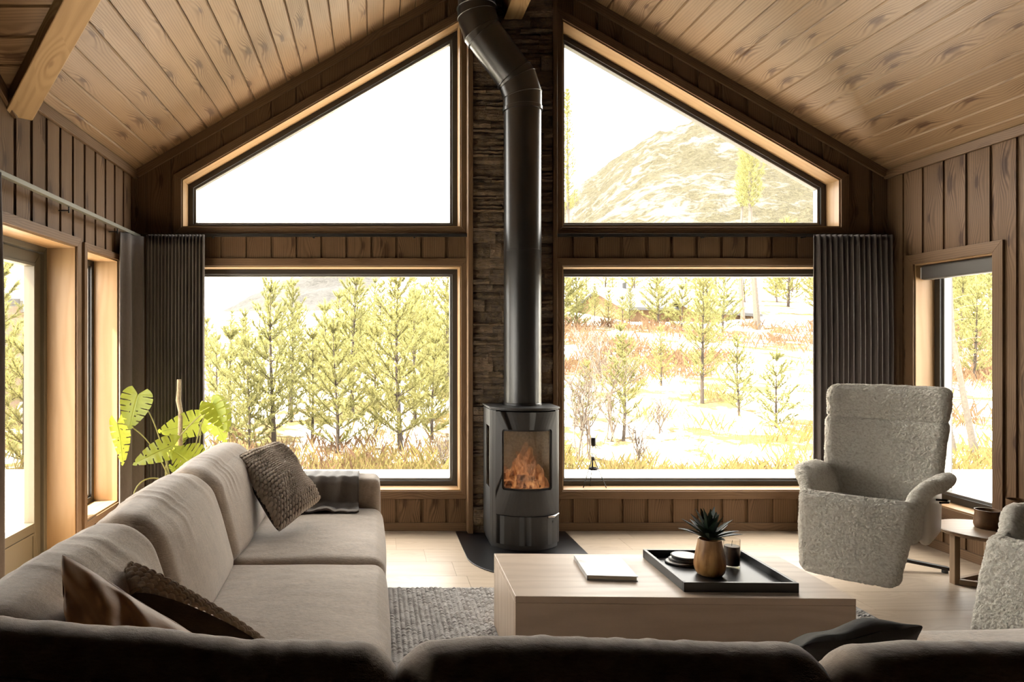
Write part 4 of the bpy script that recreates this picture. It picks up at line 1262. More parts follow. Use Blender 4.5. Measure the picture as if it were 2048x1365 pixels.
# ================================================================= ROUND SIDE TABLE AND CUPS
st = thing('side_table', 'low round smoked oak side table between the two sheepskin chairs', 'side table', (3.570, 4.060, 0))
mb = MB(); prof = [(0, .298), (.244, .298), (.255, .308), (.255, .316), (.252, .320), (0, .320)]
mb.lathe(prof, 96)
mb.uv = [[(mb.v[i][0], mb.v[i][1]) for i in q] for q in mb.f]
mb.build('tabletop', 'oak_side', st, smooth=True, angle=30)
legs = [(-.185, .02), (.13, .15), (.13, -.17)]
for x, y in legs:
    mb = MB(); mb.box(x - .016, x + .016, y - .020, y + .020, 0, .299, grain=(0, 0, 1)); mb.build('leg', 'oak_side', st, bevel=.003)
for (a, b) in ((0, 1), (1, 2), (2, 0)):
    mb = MB(); mb.bar((*legs[a], .016), (*legs[b], .016), .026, .030); mb.build('foot_rail', 'oak_side', st, bevel=.002)
def cup(label, loc, r, h):
    o = thing('cup', label, 'cup', loc)
    mb = MB(); mb.lathe([(0, 0), (r * .82, 0), (r * .92, h * .04), (r, h * .22), (r * .98, h * .45), (r * .90, h * .8), (r * .94, h), (r * .88, h), (r * .84, h * .8), (r * .90, h * .4), (r * .8, h * .1), (0, h * .08)], 48)
    mb.build('cup_body', 'ceramic', o, smooth=True, angle=60)
cup('low brown stoneware cup on the round side table, left one', (3.590, 4.095, .3205), .066, .108)
cup('taller brown stoneware cup on the round side table behind the right armrest', (3.752, 4.075, .3205), .060, .172)

# ================================================================= MONSTERA
BX, BY = -1.29, 4.60
mon = thing('monstera', 'monstera plant with split leaves on a birch stake in the left corner behind the sofa', 'plant', (BX, BY, 0))
mb = MB(); mb.lathe([(0, 0), (.12, 0), (.13, .01), (.155, .30), (.15, .31), (.143, .30), (.138, .27), (0, .27)], 40); mb.build('pot', 'pot', mon, smooth=True, angle=50)
mb = MB(); mb.lathe([(0, .278), (.139, .272), (.139, .265), (0, .262)], 30); mb.build('soil', 'soil', mon)
mb = MB(); mb.tube([(.02, 0, .26), (.024, .002, .55), (.016, .0, .80), (.018, .004, .95), (.004, .0, 1.03), (.008, .002, 1.09), (.009, .0, 1.165)], [.016, .0155, .015, .0145, .0165, .014, .0135], 12); mb.build('stake', 'stake', mon, smooth=True)
def leaf(attach, tip, nrm, width, cup_=.25, droop=.15, lobes=7, seed=0, back=.22, mat='leaf'):
    A, T = Vector(attach), Vector(tip); L = (T - A).length; d = (T - A).normalized()
    n = Vector(nrm); n = (n - d * n.dot(d)).normalized(); s = d.cross(n)
    R = random.Random(seed); mb = MB()
    nt, nr = 150, 12
    for sg in (-1, 1):
        idx = {}
        slits = [(k + .5 + R.uniform(-.12, .12)) / lobes for k in range(1, lobes)]
        depth = [R.uniform(.30, .62) for _ in slits]
        holes = [(R.uniform(.2, .8), R.uniform(.2, .3)) for _ in range(3)]
        def pos(t, r):
            # boundary: heart outline, angle sweeps from behind the stalk to the tip
            ang = math.radians(165 - 165 * t)          # 165 = behind, 0 = tip
            rad = width * .5 * (1.06 * math.sin(min(PI, ang * .98)) ** .8) if ang > .02 else 0
            x = rad * sg
            ymax = L * (1 - t) * 0
            yb = -back * L + (L * (1 + back)) * (t ** 1.05)
            xb = width * .5 * (math.sin(PI * min(1, (t * .97 + .03) ** .62)) ** .72) * sg
            # stalk notch: the midrib starts at the attach point
            y0 = max(0, yb - .30 * abs(xb)) if t > .12 else 0.0
            y0 = L * max(0, (t - .16) / .84) ** 1.15
            q = Vector((xb * r, y0 + (yb - y0) * r ** .85))
            z = cup_ * abs(q.x) ** 1.1 - droop * (max(0, q.y) / L) ** 2 * L - .35 * droop * (abs(q.x) / (width * .5)) ** 2 * width
            z += .0015 * math.sin(t * lobes * 6.28) * r
            return A + s * q.x + d * q.y + n * z, (.5 + sg * .5 * r, .1 + .9 * y0 / L)
        def cut(t, r):
            for q, dp in zip(slits, depth):
                w_ = .0065 + .0095 * max(0, (r - dp)) / (1 - dp)
                if abs(t - q) < w_ and r > dp: return True
            for ht, hr in holes:
                if abs(t - ht) < .012 and abs(r - hr) < .07: return True
            return False
        for i in range(nt):
            for k in range(nr):
                t0, t1, r0, r1 = i / nt, (i + 1) / nt, k / nr, (k + 1) / nr
                if cut((t0 + t1) / 2, (r0 + r1) / 2): continue
                c = [pos(t0, r0), pos(t0, r1), pos(t1, r1), pos(t1, r0)]
                mb.face([q[0] for q in c], [q[1] for q in c])
    return mb.build('leaf', mat, mon, smooth=True, weld=True, recalc=False, angle=0)
def stalk(pts):
    P = [Vector(p) for p in pts]; out = []
    n = 14
    for i in range(n + 1):
        t = i / n; q = [p.copy() for p in P]
        while len(q) > 1: q = [a.lerp(b, t) for a, b in zip(q[:-1], q[1:])]
        out.append(q[0])
    mb = MB(); mb.tube(out, [.0065 - .003 * i / n for i in range(n + 1)], 8); mb.build('stalk', 'stem', mon, smooth=True)
def w2l(x, y, z): return (x - BX, y - BY, z)
LV = [ # attach, tip, normal, width, cup, droop
    ((-1.525, 4.52, 1.070), (-1.572, 4.47, .855), (-.12, -.95, .25), .185, .10, .10),
    ((-1.650, 4.50, .885), (-1.585, 4.47, .625), (.92, -.36, .1), .150, .30, .10),
    ((-1.165, 4.66, .880), (-1.430, 4.62, .800), (.05, -.80, -.55), .185, .10, .10),
    ((-1.030, 4.48, 1.018), (-.905, 4.46, .862), (.35, -.55, .75), .190, .10, .25),
    ((-1.055, 4.50, 1.000), (-.965, 4.44, .760), (-.62, -.62, .45), .185, .05, .15),
    ((-1.268, 4.44, .755), (-1.500, 4.33, .672), (-.05, -.62, .78), .185, .12, .12),
    ((-1.135, 4.38, .640), (-1.225, 4.30, .745), (.18, -.80, .45), .230, .12, .12),
    ((-1.20, 4.36, .58), (-1.255, 4.27, .655), (-.5, -.8, .3), .10, .10, .10),
    ((-1.47, 4.28, .415), (-1.575, 4.25, .395), (0, -.5, .86), .075, .2, .1),
    ((-1.36, 4.86, .72), (-1.46, 4.98, .60), (.1, -.5, .86), .20, .1, .2),
]
for i, (a, t, nv, w, cu, dr_) in enumerate(LV):
    leaf(w2l(*a), w2l(*t), nv, w * 1.22, cu, dr_, 7, i + 3)
base = [(-1.29, 4.60, .27), (-1.27, 4.60, .27), (-1.30, 4.62, .27)]
for k, (a, mids) in enumerate((((-1.525, 4.52, 1.07), [(-1.35, 4.58, .6), (-1.40, 4.56, .90)]), ((-1.650, 4.50, .885), [(-1.33, 4.58, .6), (-1.50, 4.52, .90)]),
        ((-1.165, 4.66, .88), [(-1.27, 4.62, .5), (-1.10, 4.64, .75)]), ((-1.03, 4.48, 1.018), [(-1.55, 4.62, .70), (-1.10, 4.54, .93)]),
        ((-1.055, 4.50, 1.0), [(-1.20, 4.58, .5), (-1.16, 4.56, .88)]), ((-1.268, 4.44, .755), [(-1.25, 4.56, .4), (-1.20, 4.52, .66)]),
        ((-1.135, 4.38, .64), [(-1.25, 4.56, .4), (-1.12, 4.48, .50)]), ((-1.20, 4.36, .58), [(-1.27, 4.56, .36), (-1.24, 4.42, .46)]),
        ((-1.47, 4.28, .415), [(-1.25, 4.52, .62), (-1.52, 4.32, .62)]), ((-1.36, 4.86, .72), [(-1.29, 4.70, .4), (-1.30, 4.78, .70)]))):
    stalk([w2l(*base[k % 3])] + [w2l(*q) for q in mids] + [w2l(*a)])

# ================================================================= TRIPOD LAMP ON THE RIGHT SILL
TX, TY = 1.668, 5.325
tl = thing('tripod_lamp', 'small black wire tripod lantern with clear bulb standing on the right window sill', 'lamp', (TX, TY, SILL + .013))
top = Vector((-.004, 0, .235))
for q in ((-.083, -.022, .0), (.090, -.030, .0), (-.008, .050, .0)):
    mb = MB(); q = Vector(q); mb.tube([q, top + (q - top) * .12], .0030, 6)
    mb.tube([q, q + (top - q) * .09], .0036, 6); mb.build('leg', 'black_metal', tl, smooth=True)
mb = MB(); mb.lathe([(.028, .132), (.033, .132), (.033, .150), (.028, .150)], 32, close=True); mb.build('collar', 'black_metal', tl, smooth=True, angle=40)
mb = MB(); mb.tube([(-.004, 0, .150), (-.004, 0, .205)], .004, 8); mb.lathe([(0, .205), (.012, .205), (.013, .212), (.010, .232), (0, .234)], 24, (-.004, 0, 0)); mb.build('lower_socket', 'black_metal', tl, smooth=True, angle=40)
mb = MB(); mb.lathe([(.006, .232), (.012, .240), (.022, .258), (.024, .272), (.018, .296), (.010, .312), (.010, .318)], 32, (-.003, 0, 0)); mb.build('bulb', 'bulb', tl, smooth=True)
mb = MB(); mb.lathe([(0, .312), (.012, .312), (.0185, .322), (.0185, .372), (.016, .378), (0, .378)], 32); mb.build('cap', 'black_metal', tl, smooth=True, angle=40)
mb = MB()
for k in range(5):
    a = k * 2 * PI / 5 + .3
    mb.tube([(.017 * math.cos(a), .017 * math.sin(a), .324), (.031 * math.cos(a), .031 * math.sin(a), .262), (.012 * math.cos(a), .012 * math.sin(a), .21)], .0017, 5)
mb.build('cage', 'black_metal', tl, smooth=True)
mb = MB(); mb.tube([(.016, 0, .328), (.055, -.004, .290), (.088, -.006, .262), (.086, -.006, .236), (.070, -.005, .216), (.040, -.003, .206), (.008, 0, .208)], .0020, 6); mb.build('carrying_wire', 'black_metal', tl, smooth=True)
# ================================================================= OUTDOORS
def terrain(x, y):
    r = max(0.0, y - 9.0)
    side = .5 + .5 * math.tanh((x - .8) / 5.0)
    z = -.55 + r * (.066 + .042 * side) + .00045 * r * r * side
    z += .10 * noise.noise(Vector((x * .35, y * .35, 0))) * min(1, r / 2 + .2) + .30 * noise.noise(Vector((x * .09, y * .09, 5))) * min(1, r / 8)
    return z
def mk_ground():
    g = G('lichen and heather ground'); o = g.obj()
    a = g.noise(o, .55, 5, .6, .3); b = g.noise(o, 2.4, 5, .65); c = g.noise(o, 9, 4, .6)
    k = g.math('ADD', g.math('MULTIPLY', a, .65), g.math('MULTIPLY', b, .35))
    col = g.mix(g.rng(c, .3, .7), (0.1050, 0.0850, 0.0400), (0.0750, 0.0425, 0.0200))
    col = g.mix(g.rng(b, .40, .62), col, (0.0900, 0.0850, 0.0250))
    col = g.mix(g.rng(k, .46, .53), col, (.72, .70, .65))
    return g.done(g.bsdf(col, .95, normal=g.bump(c, .6, .08), spec=.1))
M['ground'] = mk_ground()
gx = np.concatenate([np.linspace(-40, -12, 29)[:-1], np.linspace(-12, 26, 115), np.linspace(26, 90, 40)[1:]])
gy = np.concatenate([np.linspace(-6, 7.6, 10)[:-1], np.linspace(7.6, 40, 120), np.linspace(40, 130, 60)[1:]])
P = np.array([[(x, y, terrain(x, y) if y > 7.6 else -.55 + .02 * math.sin(x)) for y in gy] for x in gx])
struct(grid_obj('ground', P, 'ground'))

# deck outside the windows
mb = MB(); y = 5.46
while y < 8.0:
    x = -9.0
    while x < 10:
        L = RND.uniform(3.0, 4.8); mb.box(x + .002, min(10, x + L) - .002, y + .003, y + .142, -.085, -.05, grain=(1, 0, 0)); x += L
    y += .145
mb.box(-9, 10, 5.46, 7.98, -.16, -.087)
struct(mb.build('deck', 'deckwood'))
mb = MB(); x = XL - .30
while x > -8.0:
    mb.box(x - .142, x - .003, -3.0, 5.45, -.085, -.05, grain=(0, 1, 0)); x -= .145
mb.box(-8.0, XL - .22, -3.0, 5.45, -.16, -.087)
struct(mb.build('deck.001', 'deckwood'))

# mountains
def mk_rock(name, forest, rock, sc, lo, hi):
    g = G(name); o = g.obj()
    a = g.noise(o, .018 * sc, 6, .65, .5); b = g.noise(o, .42 * sc, 4, .75); c = g.noise(o, .09 * sc, 5, .7, .8)
    k = g.math('ADD', g.math('MULTIPLY', a, .5), g.math('MULTIPLY', c, .5))
    f = g.mix(g.rng(b, .35, .65), forest, tuple(q * .55 for q in forest))
    r = g.mix(g.rng(c, .35, .7), rock, tuple(q * .6 for q in rock))
    return g.done(g.bsdf(g.mix(g.rng(k, lo, hi), f, r), .95, normal=g.bump(b, .8, 2.5), spec=.05))
M['hill_near'] = mk_rock('forested hillside', (.064, .058, .038), (.112, .107, .102), 1.6, .50, .56)
M['hill_far'] = mk_rock('distant mountain', (.050, .0485, .046), (.062, .060, .0595), .6, .46, .60)
def mountain(name, mat, d0, d1, crest, n, m, rough, x0, x1):
    us = np.linspace(x0, x1, n); P = np.zeros((m, n, 3))
    for j in range(m):
        t = j / (m - 1)
        for i, u in enumerate(us):
            D = d0 + (d1 - d0) * t if t < .8 else d0 + (d1 - d0) * .8 + (d1 - d0) * (t - .8)
            x = u * D; hc = crest(u) * d1
            k = min(1.0, t / .85); h = 3 + (hc - 3) * (k ** 1.15)
            if t > .85: h = hc - (t - .85) * hc * .3
            h += rough * (noise.fractal(Vector((x * .012, D * .012, 2)), 1.0, 2.0, 6) * (.25 + k)) + rough * .25 * noise.noise(Vector((x * .2, D * .2, 0)))
            P[j, i] = (x, D, h)
    return struct(grid_obj(name, P, mat))
def interp(tab):
    def f(u):
        for (a, b), (c, d) in zip(tab[:-1], tab[1:]):
            if u <= c: return b + (d - b) * max(0, min(1, (u - a) / (c - a)))
        return tab[-1][1]
    return f
mountain('mountain', 'hill_near', 110, 420, interp([(.10, .00), (.22, .125), (.285, .190), (.345, .240), (.40, .278), (.475, .305), (.55, .320), (.70, .33), (.90, .28), (1.4, .25)]), 240, 90, 7, .06, 1.3)
mountain('mountain.001', 'hill_far', 300, 900, interp([(-1.2, .02), (-.45, .02), (-.26, .024), (-.20, .045), (-.135, .080), (-.08, .093), (-.02, .098), (.05, .092), (.12, .088), (.2, .09), (.34, .08), (.6, .06)]), 220, 60, 9, -1.0, .5)

# ---- young pines
def mk_needles(name, a, b, tr):
    g = G(name); o = g.obj(); n = g.noise(o, 1.7, 3, .6)
    oi = g.n('ShaderNodeObjectInfo').outputs['Random']
    c = g.mix(g.rng(n, .3, .7), a, b); c = g.mix(g.math('MULTIPLY', oi, .45), c, (.26, .225, .09))
    p = g.n('ShaderNodeBsdfDiffuse'); g.put(p.inputs[0], c)
    t = g.n('ShaderNodeBsdfTranslucent'); g.put(t.inputs[0], tr)
    mx = g.n('ShaderNodeMixShader'); mx.inputs[0].default_value = .38
    g.link(p.outputs[0], mx.inputs[1]); g.link(t.outputs[0], mx.inputs[2])
    return g.done(mx.outputs[0])
M['needles'] = mk_needles('pine needles', (.225, .222, .108), (.15, .162, .075), (.27, .25, .085))
M['pine_bark'] = plain('pine bark', (0.0325, 0.0225, 0.0155), .9, nscale=30, nstr=.6, vary=.3)
M['pale_bark'] = plain('grey birch bark', (0.0750, 0.0625, 0.0500), .9, nscale=30, nstr=.4, vary=.25)
M['twig'] = plain('bare twigs', (.115, .088, .068), .9)
def pine_mesh(seed, H, low=.12, spread=.30, dens=1.0, topk=1.0, ndl=.085):
    R = random.Random(seed); tr = MB(); V = []; F = []
    wob = R.uniform(-.02, .02)
    def axis(t): return Vector((wob * math.sin(t * 4 + seed) * H, wob * math.cos(t * 3 + seed) * H * .7, t * H))
    tr.tube([axis(i / 12) for i in range(13)], [max(.005, (.012 * H + .012) * (1 - i / 12.3)) for i in range(13)], 7)
    def needle(c, d, l, w=.0062):
        s = d.orthogonal().normalized(); s.rotate(Matrix.Rotation(R.uniform(0, 6.28), 3, d)); b = len(V)
        V.extend([tuple(c - s * w), tuple(c + s * w), tuple(c + d * l)]); F.append((b, b + 1, b + 2))
    def tuft(p, d, k, l):
        for _ in range(k):
            q = (d * 1.0 + Vector((R.gauss(0, .55), R.gauss(0, .55), R.gauss(.12, .5)))).normalized()
            needle(p + d * R.uniform(-.07, .03), q, l * R.uniform(.6, 1.15))
    nw = max(6, int(H * 3.1)); a0 = R.uniform(0, 6)
    for w in range(nw):
        t = low + (1 - low) * (w + R.uniform(-.2, .2)) / nw
        if t > .985: continue
        L0 = spread * H * (1.0 - t) ** .75 * (.55 + .45 * min(1, (t - low) * 6 + .3)) + .10
        nb = R.randint(5, 7); a0 += 1.1
        for k in range(nb):
            an = a0 + 2 * PI * k / nb + R.uniform(-.25, .25); L = L0 * R.uniform(.65, 1.15)
            up = .25 + .75 * t + R.uniform(-.1, .15)
            c0 = axis(t); d0 = Vector((math.cos(an), math.sin(an), up)).normalized()
            pts = [c0]; d = d0.copy()
            for i in range(4):
                d = (d + Vector((0, 0, .12))).normalized(); pts.append(pts[-1] + d * L / 4)
            tr.tube(pts, [.007 + .004 * L] * 1 + [.006, .005, .004, .003], 4, cap=False)
            ns = max(3, int(L / .13 * dens))
            for i in range(ns):
                f = .16 + .84 * (i + R.random() * .6) / ns; f = min(f, 1)
                kk = min(3, int(f * 4)); p = pts[kk].lerp(pts[kk + 1], f * 4 - kk)
                sd = (d + Vector((R.gauss(0, .6), R.gauss(0, .6), R.gauss(.1, .3)))).normalized(); sl = L * .22 * R.uniform(.4, 1.1)
                e = p + sd * sl
                tuft(e, sd, int(12 * dens) + 4, ndl); tuft(p.lerp(e, .5), sd, int(9 * dens) + 2, ndl); tuft(p, d, int(6 * dens), ndl)
            tuft(pts[-1], d, 16, ndl * 1.1)
    tuft(axis(1.0), Vector((0, 0, 1)), 26, ndl * 1.2); tuft(axis(.96), Vector((0, 0, 1)), 20, ndl)
    nm = MB(); nm.v = V; nm.f = F; nm.uv = [[(0, 0)] * 3] * len(F)
    return tr, nm
def plant_proto(name, label, cat, meshes, mats, parts, group=None):
    t = thing(name, label, cat, (0, 0, 0), 0, group)
    for mb, mt, pn in zip(meshes, mats, parts): mb.build(pn, mt, t, recalc=False)
    return t
protos = []
specs = [(21, 3.2, .10, .34, 1.5), (22, 3.6, .16, .30, 1.5), (23, 2.6, .06, .38, 1.6), (24, 4.2, .22, .28, 1.4), (25, 2.0, .04, .40, 1.6), (26, 3.0, .12, .34, 1.4)]
for sd, H, lo_, sp, dn in specs:
    protos.append((plant_proto('pine_tree', 'pine', 'tree', pine_mesh(sd, H, lo_, sp, dn), ('pine_bark', 'needles'), ('trunk', 'foliage')), H))
used = set(); taken = []
def clear(x, y, r=.95):
    if any((x - a) ** 2 + (y - b) ** 2 < r * r for a, b in taken): return False
    taken.append((x, y)); return True
def place(proto, label, group, x, y, h, rz=0.0, lean=0.0):
    p, H = protos[proto]
    o = p if proto not in used else dup(p)
    used.add(proto); o['label'] = label
    if group: o['group'] = group
    s = h / H; o.location = (x, y, terrain(x, y) - .03); o.scale = (s, s, s); o.rotation_euler = (lean * .6, lean, rz)
    return o
ords = ['leftmost', 'second', 'third', 'fourth', 'fifth', 'sixth', 'seventh', 'eighth', 'ninth', 'tenth', 'eleventh', 'twelfth', 'thirteenth']
# nearest pines: (direction x/y, distance, height, prototype)
near_l = [(-.205, 12.5, 2.1, 4), (-.178, 11.5, 1.9, 2), (-.146, 11.8, 2.95, 0), (-.118, 14, 2.9, 3), (-.088, 12.2, 2.0, 5), (-.055, 11.2, 2.2, 2), (-.028, 14.5, 3.2, 1), (.002, 12.8, 2.1, 4), (.036, 11.4, 3.05, 0), (.058, 13.5, 2.6, 5), (.085, 12.2, 1.9, 2), (.106, 16, 3.3, 3)]
for i, (u, d, h, pr) in enumerate(near_l):
    lb = 'leftmost of the young pines nearest the deck in the left picture window' if i == 0 else f'{ords[i]} from left of the young pines nearest the deck in the left window'
    place(pr, lb, 'young pines beyond the left picture window', u * d, d, h, i * 1.9)
near_r = [(.300, 13.0, 1.25, 2), (.355, 12.0, 2.05, 1), (.410, 17.0, 1.5, 5), (.470, 15.0, 2.9, 3), (.520, 14.0, 1.7, 0), (.575, 13.0, 1.5, 4)]
for i, (u, d, h, pr) in enumerate(near_r):
    lb = 'leftmost of the slender young pines standing on the white ground in the right picture window' if i == 0 else f'{ords[i]} from left of the slender pines on white ground in the right window'
    place(pr, lb, 'young pines beyond the right picture window', u * d, d, h, i * 2.3)
RT = random.Random(17)
k = 0
while k < 58:                                         # second rank of the young wood, left window
    u = RT.uniform(-.30, .14); d = RT.uniform(15, 34)
    if not clear(u * d, d): continue
    place(RT.randint(0, 5), 'one of the pines in the dense young wood behind the front rank on the left', 'pines of the young wood on the left', u * d, d, RT.uniform(1.5, 2.6) * (1 + (d - 15) * .010) * (.72 + .28 * max(0, min(1, (u + .24) / .26))), RT.uniform(0, 6)); k += 1
k = 0
while k < 62:                                         # wood round the cabin
    u = RT.uniform(.25, .98); d = RT.uniform(28, 60)
    if .30 < u < .505 and d < 43 or 9.5 < u * d < 22.5 and 32 < d < 46 or not clear(u * d, d, 1.3): continue
    place(RT.randint(0, 5), 'one of the pines in the wood around and behind the far cabin on the right', 'pines around the far cabin', u * d, d, RT.uniform(3.2, 5.8), RT.uniform(0, 6)); k += 1
for u, d, h in ((.315, 33, 2.0), (.335, 31.5, 1.7), (.365, 31, 2.0), (.405, 33, 3.2), (.44, 31, 2.2), (.475, 33, 3.6), (.50, 30, 3.0), (.29, 30, 2.8), (.355, 33, 1.5)):
    place(RT.randint(0, 5), 'one of the young pines standing in front of the far cabin', 'pines in front of the far cabin', u * d, d, h, RT.uniform(0, 6))
side_spots = [(-.62, 9.5, 3.0, 0), (-.54, 12, 3.2, 2), (-.50, 10.5, 2.0, 4), (-.70, 13, 3.4, 1), (-.58, 14, 3.0, 5)]
for i, (u, d, h, pr) in enumerate(side_spots):
    place(pr, f'{ords[i]} of the pines seen through the glazed door glass'.replace('leftmost of', 'first of'), 'pines beyond the glazed door', u * d, d, h, i)
for i, (u, d, h, pr) in enumerate([(.86, 18, 2.6, 0), (.92, 22, 3.2, 2), (.88, 27, 3.4, 5), (.84, 24, 3.0, 1), (.90, 16, 1.2, 4), (.94, 30, 4.0, 3), (.82, 31, 4.2, 0)]):
    place(pr, f'pine beyond the narrow right window, {ords[i].replace("leftmost", "first")} of several', 'pines beyond the narrow right window', u * d, d, h, i * 1.3)
for p, H in protos:
    if p.name not in [o.name for o in C.objects if o.get('label') != 'pine']: bpy.data.objects.remove(p)

# tall pines
def tall_pine(label, x, y, H, seed, low, spread):
    tr, nm = pine_mesh(seed, H, low, spread, .8, ndl=.16)
    t = thing('tall_pine', label, 'tree', (x, y, terrain(x, y) - .1))
    tr.build('trunk', 'pale_bark', t, recalc=False)
    for i in range(0, len(nm.v), 1): pass
    nm.build('foliage', 'needles', t, recalc=False)
    return t
tall_pine('tall pine rising past the right picture window into the gable window', .543 * 33, 33, 12.0, 31, .48, .13)
tall_pine('thin tall pine just left of the tallest pine, seen in the right windows', .528 * 36, 36, 9.8, 32, .60, .10)
tall_pine('tall pine on the slope at the left edge of the right gable window', .277 * 40, 40, 13.0, 33, .45, .12)
# slanting bare trunks beyond the narrow right window
def bare_trunk(label, pts, r, seed):
    R = random.Random(seed); mb = MB(); P = [Vector(p) for p in pts]
    mb.tube(P, [r * (1 - .5 * i / (len(P) - 1)) for i in range(len(P))], 9)
    t = thing('bare_tree', label, 'tree', tuple(P[0])); o = P[0]
    mb.v = [tuple(Vector(v) - o) for v in mb.v]; mb.build('trunk', 'pale_bark', t, smooth=True)
    mb = MB()
    for k in range(16):
        f = R.uniform(.25, .95) * (len(P) - 1); i = int(f); c = P[i].lerp(P[min(i + 1, len(P) - 1)], f - i) - o
        a = R.uniform(0, 6.28); d = Vector((math.cos(a), math.sin(a), .25)); L = R.uniform(.2, .6)
        mb.tube([c, c + d * L * .5 + Vector((0, 0, .02)), c + d * L], [.006, .005, .002], 5)
    mb.build('branches', 'twig', t)
g0 = terrain(.860 * 10.6, 10.6)
bare_trunk('thicker slanting grey trunk beyond the narrow right window', [(.862 * 10.6, 10.6, g0 - .1), (.845 * 10.6, 10.6, g0 + .8), (.826 * 10.7, 10.7, g0 + 1.9), (.82 * 10.8, 10.8, g0 + 3.4)], .050, 1)
bare_trunk('thinner slanting grey trunk left of the thick one beyond the narrow right window', [(.832 * 11.0, 11.0, g0 - .1), (.815 * 11.0, 11.0, g0 + .9), (.80 * 11.1, 11.1, g0 + 2.0), (.797 * 11.2, 11.2, g0 + 3.2)], .032, 2)

# ---- bare shrubs
def shrub_mesh(seed, H, n):
    R = random.Random(seed); mb = MB()
    def grow(p, d, L, r, lev):
        pts = [p]; q = d.copy(); k = 4
        for i in range(k):
            q = (q + Vector((R.gauss(0, .13), R.gauss(0, .13), R.gauss(.03, .08)))).normalized(); pts.append(pts[-1] + q * L / k)
        mb.tube(pts, [r, r * .85, r * .7, r * .55, r * .35], 4 if lev else 5, cap=False)
        if lev < 3:
            for _ in range(R.randint(3, 5)):
                f = R.uniform(.25, 1) * k; i = min(k - 1, int(f)); c = pts[i].lerp(pts[i + 1], f - i)
                e = (q + Vector((R.gauss(0, .45), R.gauss(0, .45), R.gauss(.1, .25)))).normalized()
                grow(c, e, L * R.uniform(.4, .7), r * .55, lev + 1)
    for _ in range(n):
        a = R.uniform(0, 6.28); s = R.uniform(.1, .5)
        grow(Vector((R.gauss(0, .08), R.gauss(0, .08), -.05)), Vector((math.cos(a) * s, math.sin(a) * s, 1)).normalized(), H * R.uniform(.45, .65), .010 * H + .003, 0)
    return mb
shr = [(1.0 + i, H, n) for i, (H, n) in enumerate(((1.5, 5), (1.2, 6), (1.6, 4)))]
sp_ = []
for s_, H, n in shr: sp_.append((plant_proto('bare_shrub', 'x', 'shrub', [shrub_mesh(int(s_) + 40, H, n)], ['twig'], ['twigs']), H))
spots = [(.305, 10.6, 1.45, 0, 'bare twiggy shrub just beyond the deck behind the tripod lantern'), (.340, 12.0, 1.75, 2, 'tallest bare shrub on the left of the right picture window'), (.375, 10.4, 1.1, 1, 'bare shrub right of the tripod lantern close to the deck'),
         (.325, 14.5, 1.9, 0, 'bare shrub in front of the far cabin gable'), (.29, 13.0, 1.7, 2, 'bare shrub at the left edge of the right picture window'), (.41, 12.5, 1.0, 1, 'small bare shrub in the middle of the right picture window'), (.10, 10.0, .8, 1, 'low bare shrub beyond the deck at the right of the left picture window')]
for i, (u, d, h, k, lb) in enumerate(spots):
    p, H = sp_[k]; o = p if p['label'] == 'x' else dup(p)
    o['label'] = lb; o['group'] = 'bare shrubs on the heath'
    s = h / H; o.scale = (s, s, s); o.location = (u * d, d, terrain(u * d, d)); o.rotation_euler = (0, 0, i * 1.3)

# ---- grass and heather (uncountable)
def blades(name, label, cat, mat, pts, h, w, R):
    V, F = [], []
    for x, y, n, sp, hh in pts:
        for _ in range(n):
            px, py = x + R.gauss(0, sp), y + R.gauss(0, sp); z = terrain(px, py) - .02; a = R.uniform(0, 6.28); l = h * hh * R.uniform(.5, 1.2)
            dx, dy = math.cos(a) * w, math.sin(a) * w; b = len(V); lx, ly = R.gauss(0, .3) * l, R.gauss(0, .3) * l
            V += [(px - dx, py - dy, z), (px + dx, py + dy, z), (px + lx * .4 + dx * .6, py + ly * .4 + dy * .6, z + l * .6), (px + lx, py + ly, z + l)]
            F += [(b, b + 1, b + 2), (b, b + 2, b + 3)]
    mb = MB(); mb.v = V; mb.f = F; mb.uv = [[(0, 0)] * 3] * len(F)
    o = mb.build(name, mat, None, recalc=False); return stuff(o, label, cat)
def mk_blade(name, a, b, c):
    g = G(name); n = g.noise(g.obj(), 1.1, 4, .6); n2 = g.noise(g.obj(), 40, 2, .6)
    col = g.mix(g.rng(n, .35, .65), a, b); col = g.mix(g.rng(n2, .45, .6), col, c)
    p = g.n('ShaderNodeBsdfDiffuse'); g.put(p.inputs[0], col); t = g.n('ShaderNodeBsdfTranslucent'); g.put(t.inputs[0], col)
    mx = g.n('ShaderNodeMixShader'); mx.inputs[0].default_value = .35; g.link(p.outputs[0], mx.inputs[1]); g.link(t.outputs[0], mx.inputs[2])
    return g.done(mx.outputs[0])
M['grass'] = mk_blade('dry yellow grass', (.185, .155, .060), (.140, .132, .040), (.170, .115, .055))
M['heather'] = mk_blade('rusty heather', (.125, .066, .042), (.110, .078, .038), (.140, .092, .062))
RG = random.Random(23)
pts = []
for _ in range(1500):
    x = RG.uniform(-4.0, 9.5); y = 8.15 + abs(RG.gauss(0, 1.1)); pts.append((x, y, 34, .14, RG.uniform(.45, 1.1)))
for _ in range(900):
    x = RG.uniform(-7, 16); y = RG.uniform(9, 22)
    if noise.noise(Vector((x * .5, y * .5, 3))) > .0: pts.append((x, y, 26, .2, RG.uniform(.5, 1.1)))
for _ in range(260):
    x = RG.uniform(8, 14); y = RG.uniform(8.4, 13); pts.append((x, y, 12, .15, RG.uniform(.4, .9)))
blades('dry_grass', 'dry yellow grass growing along the deck edge and over the heath', 'grass', 'grass', pts, .30, .0032, RG)
pts = []
